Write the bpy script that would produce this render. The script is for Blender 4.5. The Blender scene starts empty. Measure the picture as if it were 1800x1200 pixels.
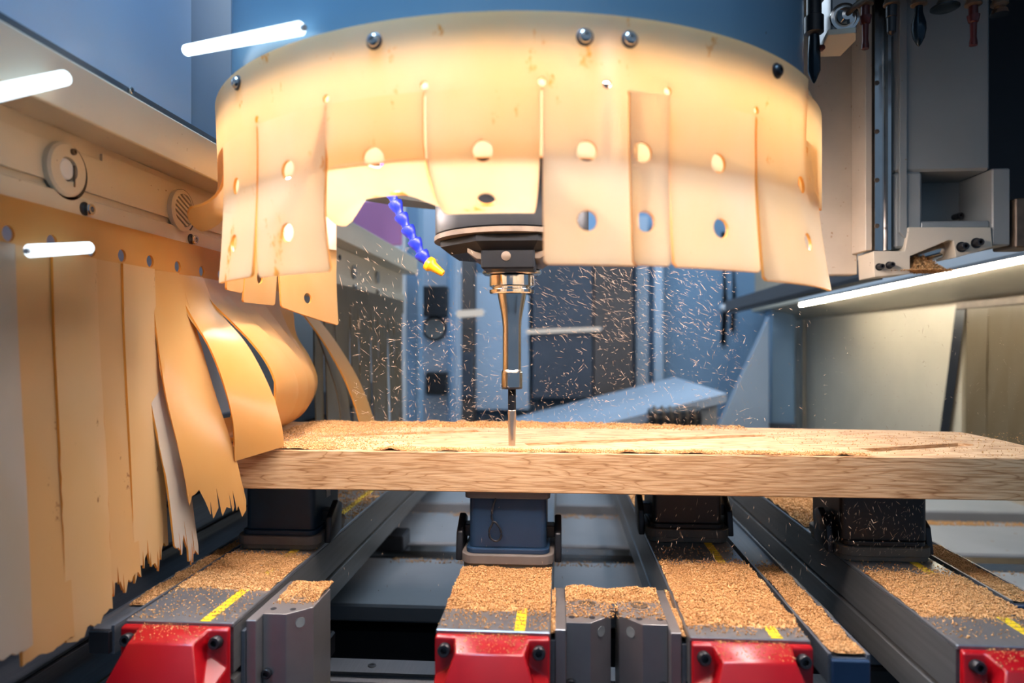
import bpy, bmesh, math, random
import numpy as np
from mathutils import Vector, Matrix, Euler
from mathutils import geometry as mgeo

random.seed(7)
rng = np.random.default_rng(7)
PI = math.pi
sc = bpy.context.scene
COL = sc.collection

# ------------------------------------------------------------------ camera, world, lights, exposure
FPX, YAW, LIFT = 1200.0, math.radians(4.05), 1.25       # focal length in pixels, yaw, lens height above the shop floor
SY, CY = math.sin(YAW), math.cos(YAW)
cam_d = bpy.data.cameras.new('camera')
cam_d.sensor_width, cam_d.lens = 36.0, 24.0
cam_d.clip_start, cam_d.clip_end = 0.05, 60
cam_d.dof.use_dof = True
cam_d.dof.focus_distance = 0.90
cam_d.dof.aperture_fstop = 3.2
cam = bpy.data.objects.new('camera', cam_d)
cam.location = (0, 0, 0)
cam.rotation_euler = (PI / 2, 0, YAW)
COL.objects.link(cam)
sc.camera = cam

world = bpy.data.worlds.new('world')
sc.world = world
world.use_nodes = True
bg = world.node_tree.nodes['Background']
bg.inputs[0].default_value = (0.42, 0.66, 1.0, 1)
bg.inputs[1].default_value = 0.30

def area_light(name, loc, target, size, size_y, power, col):
    d = bpy.data.lights.new(name, 'AREA')
    d.shape = 'RECTANGLE'
    d.size, d.size_y, d.energy, d.color = size, size_y, power, col
    o = bpy.data.objects.new(name, d)
    o.location = loc
    o.rotation_euler = (Vector(target) - Vector(loc)).to_track_quat('-Z', 'Y').to_euler()
    COL.objects.link(o)
    return o

LIGHTS = [
    area_light('hall_ceiling_light', (0.1, -1.6, 1.9), (0, 0.9, -0.3), 2.4, 1.0, 3.8, (0.90, 0.95, 1.0)),
    area_light('machine_roof_light', (0.15, 2.6, 1.35), (0.1, 2.7, -0.5), 1.6, 1.2, 32, (0.70, 0.85, 1.0)),
    area_light('blue_fill', (-0.42, 0.25, 1.6), (-0.5, 1.0, 0.3), 0.6, 0.6, 55, (0.38, 0.66, 1.0)),  # unseen blue fill, added to brighten the side panel and hood
]
sc.view_settings.view_transform = 'Standard'
sc.view_settings.look = 'None'
sc.view_settings.gamma = 1.0
sc.view_settings.exposure = 0.0
sc.view_settings.use_curve_mapping = False
sc.cycles.max_bounces = 18
sc.cycles.transmission_bounces = 8
sc.cycles.diffuse_bounces = 14
sc.cycles.sample_clamp_indirect = 6.0
RING_GLOW, STRIP_GLOW = 115.0, 60.0

# ------------------------------------------------------------------ geometry helpers
def ray(px, py):
    u, v = (px - 900) / FPX, (600 - py) / FPX
    return Vector((-SY + u * CY, CY + u * SY, v))
def at_y(px, py, y):
    d = ray(px, py); return d * (y / d.y)
def at_x(px, py, x):
    d = ray(px, py); return d * (x / d.x)
def at_z(px, py, z):
    d = ray(px, py); return d * (z / d.z)
def at_t(px, py, t):
    return ray(px, py) * t

ANCHOR = {}                                   # world position of each object while building
def tag(o, label=None, cat=None, group=None, kind=None):
    if label: o['label'] = label
    if cat: o['category'] = cat
    if group: o['group'] = group
    if kind: o['kind'] = kind
    return o

def thing(name, label, cat, loc, group=None):
    o = bpy.data.objects.new(name, None)
    o.empty_display_size = 0.02
    o.location = loc
    COL.objects.link(o)
    ANCHOR[o.name] = Vector(loc)
    return tag(o, label, cat, group)

def obj(name, bm, mat, parent=None, smooth=False, auto=None):
    if not isinstance(bm, bpy.types.Mesh):
        bmesh.ops.recalc_face_normals(bm, faces=bm.faces)
        me = bpy.data.meshes.new(name); bm.to_mesh(me); bm.free()
    else:
        me = bm; me.name = name
    n = len(me.vertices)
    co = np.empty(n * 3); me.vertices.foreach_get('co', co); co = co.reshape(-1, 3)
    c = (co.min(0) + co.max(0)) / 2
    me.vertices.foreach_set('co', (co - c).ravel()); me.update()
    for m in (mat if isinstance(mat, (list, tuple)) else [mat]):
        me.materials.append(m)
    if smooth:
        me.polygons.foreach_set('use_smooth', [True] * len(me.polygons))
        if auto is not None:
            try: me.set_sharp_from_angle(angle=math.radians(auto))
            except Exception: pass
    o = bpy.data.objects.new(name, me)
    COL.objects.link(o)
    c = Vector(c)
    ANCHOR[o.name] = c
    if parent is not None:
        o.parent = parent
        o.location = c - ANCHOR[parent.name]
    else:
        o.location = c
    return o

def copy_tree(o, parent=None):
    c = o.copy(); COL.objects.link(c)
    c.parent = parent
    ANCHOR[c.name] = ANCHOR[o.name].copy()
    for ch in [k for k in o.children]:
        copy_tree(ch, c)
    return c

def B(): return bmesh.new()

def box(bm, x0, x1, y0, y1, z0, z1, bev=0.0, seg=1):
    r = bmesh.ops.create_cube(bm, size=1.0)
    vs = r['verts']
    for v in vs:
        v.co = Vector(((x0 + x1) / 2 + v.co.x * (x1 - x0), (y0 + y1) / 2 + v.co.y * (y1 - y0), (z0 + z1) / 2 + v.co.z * (z1 - z0)))
    if bev > 0:
        es = list({e for v in vs for e in v.link_edges})
        bmesh.ops.bevel(bm, geom=es, offset=bev, segments=seg, affect='EDGES', profile=0.5)
    return bm

def prism(bm, pts, axis, a, b, bev=0.0):
    """polygon pts (2-D) extruded along axis ('x': pts are (y,z); 'y': (x,z); 'z': (x,y))."""
    def mk(p, w):
        return {'x': (w, p[0], p[1]), 'y': (p[0], w, p[1]), 'z': (p[0], p[1], w)}[axis]
    lo = [bm.verts.new(mk(p, a)) for p in pts]
    hi = [bm.verts.new(mk(p, b)) for p in pts]
    n = len(pts)
    fs = [bm.faces.new(lo[::-1]), bm.faces.new(hi)]
    for i in range(n):
        fs.append(bm.faces.new((lo[i], lo[(i + 1) % n], hi[(i + 1) % n], hi[i])))
    bmesh.ops.recalc_face_normals(bm, faces=fs)
    if bev > 0:
        es = list({e for f in fs for e in f.edges})
        bmesh.ops.bevel(bm, geom=es, offset=bev, segments=2, affect='EDGES', profile=0.5)
    return bm

def lathe(bm, prof, M=None, n=32, cap=True, phase=0.0):
    """profile [(r, h)] turned about local Z, then placed by matrix M."""
    M = M or Matrix.Identity(4)
    rings = []
    for r, h in prof:
        rings.append([bm.verts.new(M @ Vector((r * math.cos(2 * PI * k / n + phase), r * math.sin(2 * PI * k / n + phase), h))) for k in range(n)])
    for a, b in zip(rings, rings[1:]):
        for k in range(n):
            bm.faces.new((a[k], a[(k + 1) % n], b[(k + 1) % n], b[k]))
    if cap:
        if prof[0][0] > 1e-6: bm.faces.new(rings[0][::-1])
        if prof[-1][0] > 1e-6: bm.faces.new(rings[-1])
    return bm

def ring_band(bm, c, r0, r1, z0, z1, n=96):
    """closed annulus"""
    P = [(r0, z0), (r1, z0), (r1, z1), (r0, z1)]
    rs = [[bm.verts.new((c[0] + r * math.cos(2 * PI * k / n), c[1] + r * math.sin(2 * PI * k / n), z)) for k in range(n)] for r, z in P]
    for i in range(4):
        a, b = rs[i], rs[(i + 1) % 4]
        for k in range(n):
            bm.faces.new((a[k], a[(k + 1) % n], b[(k + 1) % n], b[k]))
    return bm

def aim(p, d, roll=0.0):
    """matrix whose local Z points along d, at p"""
    q = Vector(d).normalized().to_track_quat('Z', 'Y')
    return Matrix.Translation(Vector(p)) @ q.to_matrix().to_4x4() @ Matrix.Rotation(roll, 4, 'Z')

def tube(bm, pts, r, n=10):
    pts = [Vector(p) for p in pts]
    prev = None
    for i, p in enumerate(pts):
        d = (pts[min(i + 1, len(pts) - 1)] - pts[max(i - 1, 0)]).normalized()
        M = aim(p, d)
        ring = [bm.verts.new(M @ Vector((r * math.cos(2 * PI * k / n), r * math.sin(2 * PI * k / n), 0))) for k in range(n)]
        if prev:
            for k in range(n):
                bm.faces.new((prev[k], prev[(k + 1) % n], ring[(k + 1) % n], ring[k]))
        else:
            bm.faces.new(ring[::-1])
        prev = ring
    bm.faces.new(prev)
    return bm

def inside(pts, poly):
    pts = np.asarray(pts); poly = np.asarray(poly)
    x, y = pts[:, 0], pts[:, 1]
    res = np.zeros(len(pts), bool)
    j = len(poly) - 1
    for i in range(len(poly)):
        xi, yi, xj, yj = poly[i][0], poly[i][1], poly[j][0], poly[j][1]
        c = ((yi > y) != (yj > y)) & (x < (xj - xi) * (y - yi) / ((yj - yi) + 1e-30) + xi)
        res ^= c; j = i
    return res

def circle(cx, cy, r, n=20, sx=1.0):
    return [(cx + sx * r * math.cos(2 * PI * k / n), cy + r * math.sin(2 * PI * k / n)) for k in range(n)]

def densify(poly, step):
    out = []
    for i, p in enumerate(poly):
        q = poly[(i + 1) % len(poly)]
        k = max(1, int(math.hypot(q[0] - p[0], q[1] - p[1]) / step))
        for j in range(k):
            f = j / k
            out.append((p[0] + (q[0] - p[0]) * f, p[1] + (q[1] - p[1]) * f))
    return out

def sheet(outline, holes, step, fmap, th=0.0028, seam=None):
    """flat sheet cut to outline with holes, triangulated, bent into space by fmap(s, l)"""
    outline = densify(outline, step)
    verts = [Vector(p) for p in outline]
    edges = [(i, (i + 1) % len(outline)) for i in range(len(outline))]
    for h in holes:
        b = len(verts); verts += [Vector(p) for p in h]
        edges += [(b + i, b + (i + 1) % len(h)) for i in range(len(h))]
    A = np.array(outline)
    xs = np.arange(A[:, 0].min() + step / 2, A[:, 0].max(), step)
    ys = np.arange(A[:, 1].min() + step / 2, A[:, 1].max(), step)
    G = np.array([(x, y) for x in xs for y in ys])
    if len(G):
        keep = inside(G, outline)
        for h in holes:
            hc = np.mean(h, 0); hr = max(math.hypot(p[0] - hc[0], p[1] - hc[1]) for p in h)
            keep &= np.hypot(G[:, 0] - hc[0], G[:, 1] - hc[1]) > hr * 1.25
        verts += [Vector(p) for p in G[keep]]
    vo, eo, fo, *_ = mgeo.delaunay_2d_cdt(verts, edges, [], 0, 1e-6)
    V2 = np.array([(v.x, v.y) for v in vo])
    cen = np.array([V2[list(f)].mean(0) for f in fo])
    ok = inside(cen, outline)
    for h in holes: ok &= ~inside(cen, h)
    me = bpy.data.meshes.new('sheet')
    me.from_pydata([fmap(v[0], v[1]) for v in V2], [], [list(f) for f, k in zip(fo, ok) if k])
    me.update()
    bm = bmesh.new(); bm.from_mesh(me); bpy.data.meshes.remove(me)
    bm.verts.ensure_lookup_table()
    bm.verts.index_update()
    flat = {v: V2[v.index] for v in bm.verts}
    loose = [v for v in bm.verts if not v.link_faces]
    for v in loose: flat.pop(v)
    bmesh.ops.delete(bm, geom=loose, context='VERTS')
    # give the sheet its thickness; cut edges get the rim material, seam edges (where the sheet goes on in the next part) stay open
    bm.normal_update()
    faces = list(bm.faces)
    bnd = [(e.verts[0], e.verts[1], e.link_faces[0]) for e in bm.edges if len(e.link_faces) == 1]
    old = list(flat)
    new = {v: bm.verts.new(v.co - v.normal * th / 2) for v in old}
    norm = {v: v.normal.copy() for v in old}
    for f in faces:
        bm.faces.new([new[v] for v in reversed(f.verts)])
    for a, b_, f in bnd:
        m = (flat[a] + flat[b_]) / 2
        if seam is not None and seam(m[0], m[1]): continue
        q = bm.faces.new((a, b_, new[b_], new[a])); q.material_index = 1
    for v in old: v.co += norm[v] * th / 2
    return bm

# ------------------------------------------------------------------ materials
def base_mat(name):
    m = bpy.data.materials.new(name); m.use_nodes = True
    nt = m.node_tree
    return m, nt, nt.nodes['Principled BSDF']

def L(nt, a, b): nt.links.new(a, b)

def noise_node(nt, scale, detail=4, coord='Object', rough=0.55, stretch=None):
    tc = nt.nodes.new('ShaderNodeTexCoord')
    n = nt.nodes.new('ShaderNodeTexNoise')
    n.inputs['Scale'].default_value = scale
    n.inputs['Detail'].default_value = detail
    n.inputs['Roughness'].default_value = rough
    src = tc.outputs[coord]
    if stretch:
        mp = nt.nodes.new('ShaderNodeMapping'); mp.inputs['Scale'].default_value = stretch
        L(nt, src, mp.inputs['Vector']); src = mp.outputs[0]
    L(nt, src, n.inputs['Vector'])
    return n

def ramp(nt, fac, stops):
    r = nt.nodes.new('ShaderNodeValToRGB')
    el = r.color_ramp.elements
    while len(el) < len(stops): el.new(0.5)
    for e, (p, c) in zip(el, stops):
        e.position = p; e.color = (*c, 1) if len(c) == 3 else c
    L(nt, fac, r.inputs[0])
    return r

def mixc(nt, fac, a, b):
    m = nt.nodes.new('ShaderNodeMix'); m.data_type = 'RGBA'
    for s, v in ((m.inputs['Factor'], fac), (m.inputs[6], a), (m.inputs[7], b)):
        if hasattr(v, 'is_linked'): L(nt, v, s)
        elif isinstance(v, (int, float)): s.default_value = v
        else: s.default_value = (*v, 1)
    return m.outputs[2]

def pbr(name, col, rough=0.5, metal=0.0, var=0.12, vscale=12, bump=0.0, bscale=200, speck=None, stretch=None, coat=0.0):
    m, nt, p = base_mat(name)
    n = noise_node(nt, vscale, 5, stretch=stretch)
    lo = tuple(c * (1 - var) for c in col); hi = tuple(min(1, c * (1 + var)) for c in col)
    out = ramp(nt, n.outputs['Fac'], [(0.3, lo), (0.7, hi)]).outputs[0]
    if speck:
        s = noise_node(nt, speck[0], 2)
        f = ramp(nt, s.outputs['Fac'], [(speck[1], (0, 0, 0)), (speck[1] + 0.03, (1, 1, 1))]).outputs[0]
        out = mixc(nt, f, out, speck[2])
    L(nt, out, p.inputs['Base Color'])
    p.inputs['Roughness'].default_value = rough
    p.inputs['Metallic'].default_value = metal
    if coat: p.inputs['Coat Weight'].default_value = coat
    if bump:
        b = nt.nodes.new('ShaderNodeBump'); b.inputs['Strength'].default_value = bump; b.inputs['Distance'].default_value = 0.001
        bn = noise_node(nt, bscale, 3, stretch=stretch)
        L(nt, bn.outputs['Fac'], b.inputs['Height']); L(nt, b.outputs[0], p.inputs['Normal'])
    return m

def glow(name, col, strength):
    m, nt, p = base_mat(name)
    nt.nodes.remove(p)
    e = nt.nodes.new('ShaderNodeEmission')
    e.inputs[0].default_value = (*col, 1); e.inputs[1].default_value = strength
    L(nt, e.outputs[0], nt.nodes['Material Output'].inputs['Surface'])
    return m

def pvc(name, col, amber, trans=0.55, rough=0.28, stain=None, stain_at=0.66, vscale=9):
    """milky yellowed plastic sheet that lets light through"""
    m, nt, p = base_mat(name)
    n = noise_node(nt, vscale, 4, stretch=(1, 1, 0.5))
    c = ramp(nt, n.outputs['Fac'], [(0.32, col), (0.75, amber)]).outputs[0]
    if stain:
        s = noise_node(nt, 38, 5, rough=0.7, stretch=(1, 1, 0.55))
        f = ramp(nt, s.outputs['Fac'], [(stain_at, (0, 0, 0)), (stain_at + 0.05, (1, 1, 1))]).outputs[0]
        c = mixc(nt, f, c, stain)
    L(nt, c, p.inputs['Base Color'])
    p.inputs['Roughness'].default_value = rough
    p.inputs['Specular IOR Level'].default_value = 0.4
    t = nt.nodes.new('ShaderNodeBsdfTranslucent'); L(nt, c, t.inputs['Color'])
    mx = nt.nodes.new('ShaderNodeMixShader'); mx.inputs[0].default_value = trans
    L(nt, p.outputs[0], mx.inputs[1]); L(nt, t.outputs[0], mx.inputs[2])
    L(nt, mx.outputs[0], nt.nodes['Material Output'].inputs['Surface'])
    return m

M = {}
M['skirt'] = pvc('skirt_pvc', (0.96, 0.895, 0.77), (0.95, 0.82, 0.58), 0.70, stain=(0.80, 0.50, 0.16), stain_at=0.635, vscale=7)
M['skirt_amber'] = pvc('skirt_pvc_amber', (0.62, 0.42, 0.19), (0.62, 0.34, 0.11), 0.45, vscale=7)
M['skirt_rim'] = pvc('skirt_cut_edge', (0.90, 0.48, 0.13), (0.85, 0.40, 0.09), 0.6)
M['curtain'] = pvc('curtain_pvc_backlit', (0.64, 0.40, 0.15), (0.66, 0.32, 0.07), 0.5, stain=(0.40, 0.16, 0.05), stain_at=0.72, vscale=6)  # more saturated orange, imitating light from behind the curled strips
M['curtain_rim'] = pvc('curtain_cut_edge', (0.86, 0.42, 0.08), (0.80, 0.36, 0.06), 0.5)
M['curtain_mid'] = pvc('curtain_pvc_mid', (0.66, 0.45, 0.23), (0.68, 0.40, 0.14), 0.5, stain=(0.26, 0.10, 0.03), stain_at=0.655, vscale=6)
M['curtain_light'] = pvc('curtain_pvc_light', (0.70, 0.51, 0.28), (0.70, 0.45, 0.18), 0.5, stain=(0.26, 0.10, 0.03), stain_at=0.66, vscale=6)
M['curtain_pale'] = pvc('curtain_pvc_pale', (0.56, 0.52, 0.45), (0.52, 0.42, 0.28), 0.5, stain=(0.26, 0.10, 0.03), stain_at=0.72, vscale=8)
M['curtain_old'] = pvc('curtain_pvc_dusty', (0.27, 0.215, 0.14), (0.22, 0.165, 0.095), 0.45, stain=(0.36, 0.20, 0.09), stain_at=0.72)
M['cream'] = pbr('cream_enamel', (0.54, 0.48, 0.37), 0.42, 0, 0.06, 6, speck=(170, 0.735, (0.18, 0.11, 0.05)))
M['white'] = pbr('white_enamel', (0.62, 0.66, 0.70), 0.32, 0, 0.05, 4, speck=(90, 0.76, (0.2, 0.2, 0.22)))
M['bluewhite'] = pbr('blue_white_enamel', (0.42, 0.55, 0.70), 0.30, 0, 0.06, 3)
M['hood'] = pbr('hood_enamel', (0.15, 0.28, 0.39), 0.22, 0, 0.10, 3, speck=(60, 0.75, (0.12, 0.10, 0.08)))
M['grey'] = pbr('grey_enamel', (0.21, 0.225, 0.22), 0.4, 0, 0.07, 6, speck=(150, 0.745, (0.16, 0.10, 0.05)))
M['beige'] = pbr('dusty_beige_enamel', (0.45, 0.38, 0.29), 0.55, 0, 0.12, 8, speck=(120, 0.70, (0.24, 0.13, 0.05)))
M['bed'] = pbr('bed_steel_paint', (0.27, 0.29, 0.31), 0.38, 0, 0.10, 7, speck=(40, 0.73, (0.22, 0.17, 0.12)))
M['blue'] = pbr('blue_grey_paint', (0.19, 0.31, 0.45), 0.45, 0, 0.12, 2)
M['lightblue'] = pbr('pale_blue_paint', (0.34, 0.42, 0.52), 0.4, 0, 0.08, 2)
M['charcoal'] = pbr('hazy_charcoal_paint', (0.055, 0.065, 0.085), 0.5, 0, 0.2, 3)  # lightened to put the dust haze into the colour
M['umber'] = pbr('umber_paint', (0.085, 0.07, 0.065), 0.5, 0, 0.2, 4)
M['pink'] = pbr('pink_plastic', (0.62, 0.22, 0.42), 0.5, 0, 0.05, 4)
M['black'] = pbr('black_plastic', (0.012, 0.012, 0.014), 0.38, 0, 0.2, 30)
M['void'] = pbr('dark_paint_and_void', (0.006, 0.008, 0.012), 0.6, 0, 0.2, 10)  # near-black for dark parts and for the unlit void
M['darkgrey'] = pbr('dark_anodised_metal', (0.10, 0.11, 0.125), 0.42, 0.3, 0.12, 10, stretch=(30, 1, 30))
M['railside'] = pbr('rail_side_aluminium', (0.16, 0.16, 0.155), 0.38, 0.55, 0.12, 8, stretch=(20, 1, 20))
M['railtop'] = pbr('rail_top_steel', (0.30, 0.31, 0.32), 0.30, 0.75, 0.12, 14, bump=0.05, bscale=400, stretch=(6, 1, 6))
M['alu'] = pbr('milled_aluminium', (0.36, 0.35, 0.345), 0.36, 0.8, 0.07, 20, bump=0.05, bscale=500)
M['steel'] = pbr('polished_steel', (0.62, 0.58, 0.54), 0.16, 1.0, 0.05, 40)
M['chrome'] = pbr('bright_steel', (0.75, 0.72, 0.68), 0.09, 1.0, 0.03, 30)
M['tungsten'] = pbr('tungsten_carbide', (0.52, 0.46, 0.38), 0.34, 1.0, 0.08, 60)
M['spindle'] = pbr('black_oxide_metal', (0.006, 0.0075, 0.010), 0.42, 0.0, 0.2, 20)
M['spindle'].node_tree.nodes['Principled BSDF'].inputs['Specular IOR Level'].default_value = 0.12
M['bronze'] = pbr('dusty_dark_metal', (0.11, 0.08, 0.055), 0.45, 0.4, 0.3, 50)
M['red'] = pbr('red_enamel', (0.32, 0.0022, 0.006), 0.30, 0, 0.06, 20, coat=0.0)
M['padblue'] = pbr('navy_reflection_plastic', (0.011, 0.034, 0.075), 0.42, 0, 0.12, 25)  # blue room reflection painted onto a black pod; the end plugs share it
M['padteal'] = pbr('teal_reflection_plastic', (0.010, 0.030, 0.055), 0.40, 0, 0.3, 14)  # black pod with the room's bluish reflection put into its colour
M['padblack'] = pbr('soot_black_plastic', (0.010, 0.009, 0.008), 0.42, 0, 0.2, 30)
M['rubber'] = pbr('grey_rubber', (0.14, 0.12, 0.105), 0.62, 0, 0.1, 40)
M['rubberdark'] = pbr('dark_grey_rubber', (0.10, 0.09, 0.07), 0.62, 0, 0.1, 40)
M['hoseblue'] = pbr('blue_hose_plastic', (0.015, 0.03, 0.42), 0.30, 0, 0.05, 30)
M['nozzle'] = pbr('yellow_nozzle_plastic', (0.95, 0.42, 0.01), 0.32, 0, 0.04, 30)
M['label'] = pbr('label_paper', (0.40, 0.36, 0.33), 0.6, 0, 0.05, 30)
M['bitblue'] = pbr('blue_black_carbide', (0.012, 0.024, 0.034), 0.25, 0.6, 0.2, 40)
M['bitred'] = pbr('red_brown_lacquer', (0.07, 0.008, 0.006), 0.35, 0.2, 0.2, 40)

def tape_mat():
    m, nt, p = base_mat('yellow_ruler_tape')
    tc = nt.nodes.new('ShaderNodeTexCoord')
    w = nt.nodes.new('ShaderNodeTexWave'); w.bands_direction = 'Y'; w.inputs['Scale'].default_value = 32
    L(nt, tc.outputs['Object'], w.inputs['Vector'])
    f = ramp(nt, w.outputs['Fac'], [(0.90, (0, 0, 0)), (0.96, (1, 1, 1))]).outputs[0]
    L(nt, mixc(nt, f, (0.80, 0.56, 0.02), (0.30, 0.20, 0.01)), p.inputs['Base Color'])
    p.inputs['Roughness'].default_value = 0.4
    return m
M['tape'] = tape_mat()

def dust_mat():
    m, nt, p = base_mat('oak_sawdust')
    n = noise_node(nt, 420, 2)
    c = ramp(nt, n.outputs['Fac'], [(0.28, (0.34, 0.15, 0.045)), (0.5, (0.68, 0.36, 0.125)), (0.72, (0.86, 0.55, 0.27))]).outputs[0]
    L(nt, c, p.inputs['Base Color'])
    p.inputs['Roughness'].default_value = 0.85
    t = nt.nodes.new('ShaderNodeBump'); t.inputs['Strength'].default_value = 0.8; t.inputs['Distance'].default_value = 0.002
    L(nt, noise_node(nt, 500, 3).outputs['Fac'], t.inputs['Height']); L(nt, t.outputs[0], p.inputs['Normal'])
    return m
M['dust'] = dust_mat()
M['chip'] = pbr('oak_chip', (0.50, 0.36, 0.25), 0.7, 0, 0.15, 90)

def wood_mat(name, top=False):
    m, nt, p = base_mat(name)
    tc = nt.nodes.new('ShaderNodeTexCoord')
    mp = nt.nodes.new('ShaderNodeMapping'); mp.inputs['Scale'].default_value = (0.75, 3.0, 8.5)
    L(nt, tc.outputs['Object'], mp.inputs['Vector'])
    warp = nt.nodes.new('ShaderNodeTexNoise'); warp.inputs['Scale'].default_value = 4.5; warp.inputs['Detail'].default_value = 2.5
    L(nt, mp.outputs[0], warp.inputs['Vector'])
    band = nt.nodes.new('ShaderNodeMath'); band.operation = 'MULTIPLY'; band.inputs[1].default_value = 15.0
    L(nt, warp.outputs['Fac'], band.inputs[0])
    saw = nt.nodes.new('ShaderNodeMath'); saw.operation = 'PINGPONG'; saw.inputs[1].default_value = 0.5
    L(nt, band.outputs[0], saw.inputs[0])
    mp2 = nt.nodes.new('ShaderNodeMapping'); mp2.inputs['Scale'].default_value = (9, 60, 190)
    L(nt, tc.outputs['Object'], mp2.inputs['Vector'])
    fib = nt.nodes.new('ShaderNodeTexNoise'); fib.inputs['Scale'].default_value = 3.0; fib.inputs['Detail'].default_value = 5
    L(nt, mp2.outputs[0], fib.inputs['Vector'])
    if top:
        c1 = ramp(nt, saw.outputs[0], [(0.0, (0.43, 0.30, 0.185)), (0.5, (0.52, 0.395, 0.27))]).outputs[0]
    else:
        c1 = ramp(nt, saw.outputs[0], [(0.0, (0.36, 0.19, 0.08)), (0.09, (0.56, 0.345, 0.17)), (0.5, (0.62, 0.405, 0.22))]).outputs[0]
    c2 = ramp(nt, fib.outputs['Fac'], [(0.38, (0.62, 0.50, 0.38)), (0.55, (1, 1, 1))]).outputs[0]
    mul = nt.nodes.new('ShaderNodeMix'); mul.data_type = 'RGBA'; mul.blend_type = 'MULTIPLY'; mul.inputs['Factor'].default_value = 0.2 if top else 0.85
    L(nt, c1, mul.inputs[6]); L(nt, c2, mul.inputs[7])
    L(nt, mul.outputs[2], p.inputs['Base Color'])
    p.inputs['Roughness'].default_value = 0.7
    b = nt.nodes.new('ShaderNodeBump'); b.inputs['Strength'].default_value = 0.35; b.inputs['Distance'].default_value = 0.001
    L(nt, fib.outputs['Fac'], b.inputs['Height']); L(nt, b.outputs[0], p.inputs['Normal'])
    return m
M['oak'] = wood_mat('oak_edge_grain')
M['oaktop'] = wood_mat('oak_planed_top', True)
M['oakcut'] = pbr('oak_routed_groove', (0.30, 0.14, 0.045), 0.8, 0, 0.2, 60)
M['ringlamp'] = glow('warm_led', (1.0, 0.865, 0.84), RING_GLOW)
M['striplamp'] = glow('neutral_led', (1.0, 0.90, 0.72), STRIP_GLOW)
M['streakglow'] = glow('cool_reflection', (0.78, 0.92, 1.0), 2.2)  # glow of reflected ceiling lamps, no tube hangs here
M['streakfar'] = glow('far_reflection', (1.0, 0.93, 0.86), 0.6)  # weaker glow for the rear reflection streaks
exec_parts = True

# ------------------------------------------------------------------ main dimensions (metres; origin at the lens, Z up, Y along the rails)
Z_RAIL, Z_TOP, Z_BOT = -0.292, -0.1406, -0.1918
Z_RAILBOT, Z_BED = -0.386, -0.455
Y_FRONT = 0.688
RAILS = [(-0.455, -0.339), (-0.126, -0.010), (0.128, 0.244), (0.381, 0.497)]
TOOL = Vector((-0.0652, 0.9207, 0))
SC = Vector((-0.059, 0.921, 0))                # skirt centre
SR = 0.3725
XL, XR, YB = -0.50, 1.25, 3.80
BEAM_F, BEAM_B = 0.863, 1.161

def bolt(bm, p, d, r=0.006, h=0.005, sock=True, n=16):
    """socket-head bolt: head with a real hexagon recess"""
    Mx = aim(p, d)
    if sock:
        lathe(bm, [(r, 0), (r, h * 0.85), (r * 0.86, h), (r * 0.5, h), (r * 0.5, h * 0.4), (0.0001, h * 0.4)], Mx, n)
    else:
        lathe(bm, [(r, 0), (r, h * 0.85), (r * 0.86, h)], Mx, n)
    return bm

def structure(name, bm, mat, **k):
    o = obj(name, bm, mat, **k); o['kind'] = 'structure'; return o

# ================================================================== SETTING
structure('floor', box(B(), -3.2, 3.2, -2.5, 4.2, -1.25, -1.2), M['void'])
structure('wall_left', box(B(), -0.66, -0.64, 0.30, YB, -1.2, 1.6), M['white'])
structure('wall_right', box(B(), XR + 0.02, XR + 0.05, 1.0, YB, -1.2, 1.6), M['beige'])
structure('wall_back', box(B(), -0.66, XR + 0.05, YB, YB + 0.04, -1.2, 1.6), M['blue'])

# ---- machine bed under the rails
t = thing('machine_bed', 'grey steel machine bed with slots under the rails and the oak board', 'machine bed', (0.3, 1.8, -0.6))
obj('front_plate', box(B(), -0.63, XR, 1.16, 1.415, Z_BED - 0.03, Z_BED, 0.004), M['bed'], t)
obj('middle_plate', box(B(), -0.63, XR, 1.53, 1.80, Z_BED - 0.03, Z_BED, 0.004), M['bed'], t)
obj('rear_plate', box(B(), -0.63, XR, 1.86, 2.30, Z_BED - 0.03, Z_BED + 0.012, 0.004), M['bed'], t)
obj('track_channel', box(B(), -0.63, XR, 1.415, 1.53, Z_BED - 0.05, Z_BED - 0.028), M['darkgrey'], t)
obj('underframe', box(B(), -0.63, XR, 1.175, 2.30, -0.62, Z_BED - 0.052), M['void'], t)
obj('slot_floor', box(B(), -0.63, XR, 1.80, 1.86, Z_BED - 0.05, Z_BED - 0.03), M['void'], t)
obj('guide_track', prism(B(), [(1.452, Z_BED - 0.028), (1.492, Z_BED - 0.028), (1.492, Z_BED - 0.012), (1.484, Z_BED - 0.006), (1.492, Z_BED + 0.004), (1.452, Z_BED + 0.004), (1.460, Z_BED - 0.006), (1.452, Z_BED - 0.012)], 'x', -0.62, XR - 0.02), M['steel'], t)
fr = obj('front_track_base', box(B(), -0.63, XR, 0.90, 1.03, -0.62, -0.492, 0.003), M['void'], t)
obj('front_guide_track', prism(B(), [(0.945, -0.492), (0.985, -0.492), (0.985, -0.480), (0.977, -0.474), (0.985, -0.466), (0.945, -0.466), (0.953, -0.474), (0.945, -0.480)], 'x', -0.62, XR - 0.02), M['darkgrey'], t)
b = B()
for k in range(17):
    bolt(b, (-0.60 + k * 0.11, 0.965, -0.466), (0, 0, 1), 0.006, 0.0012)
obj('track_bolts', b, M['black'], t)['kind'] = 'stuff'
obj('yellow_edge_strip', box(B(), -0.63, XR, 0.885, 0.899, -0.50, -0.494, 0.001), M['tape'], t)

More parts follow.
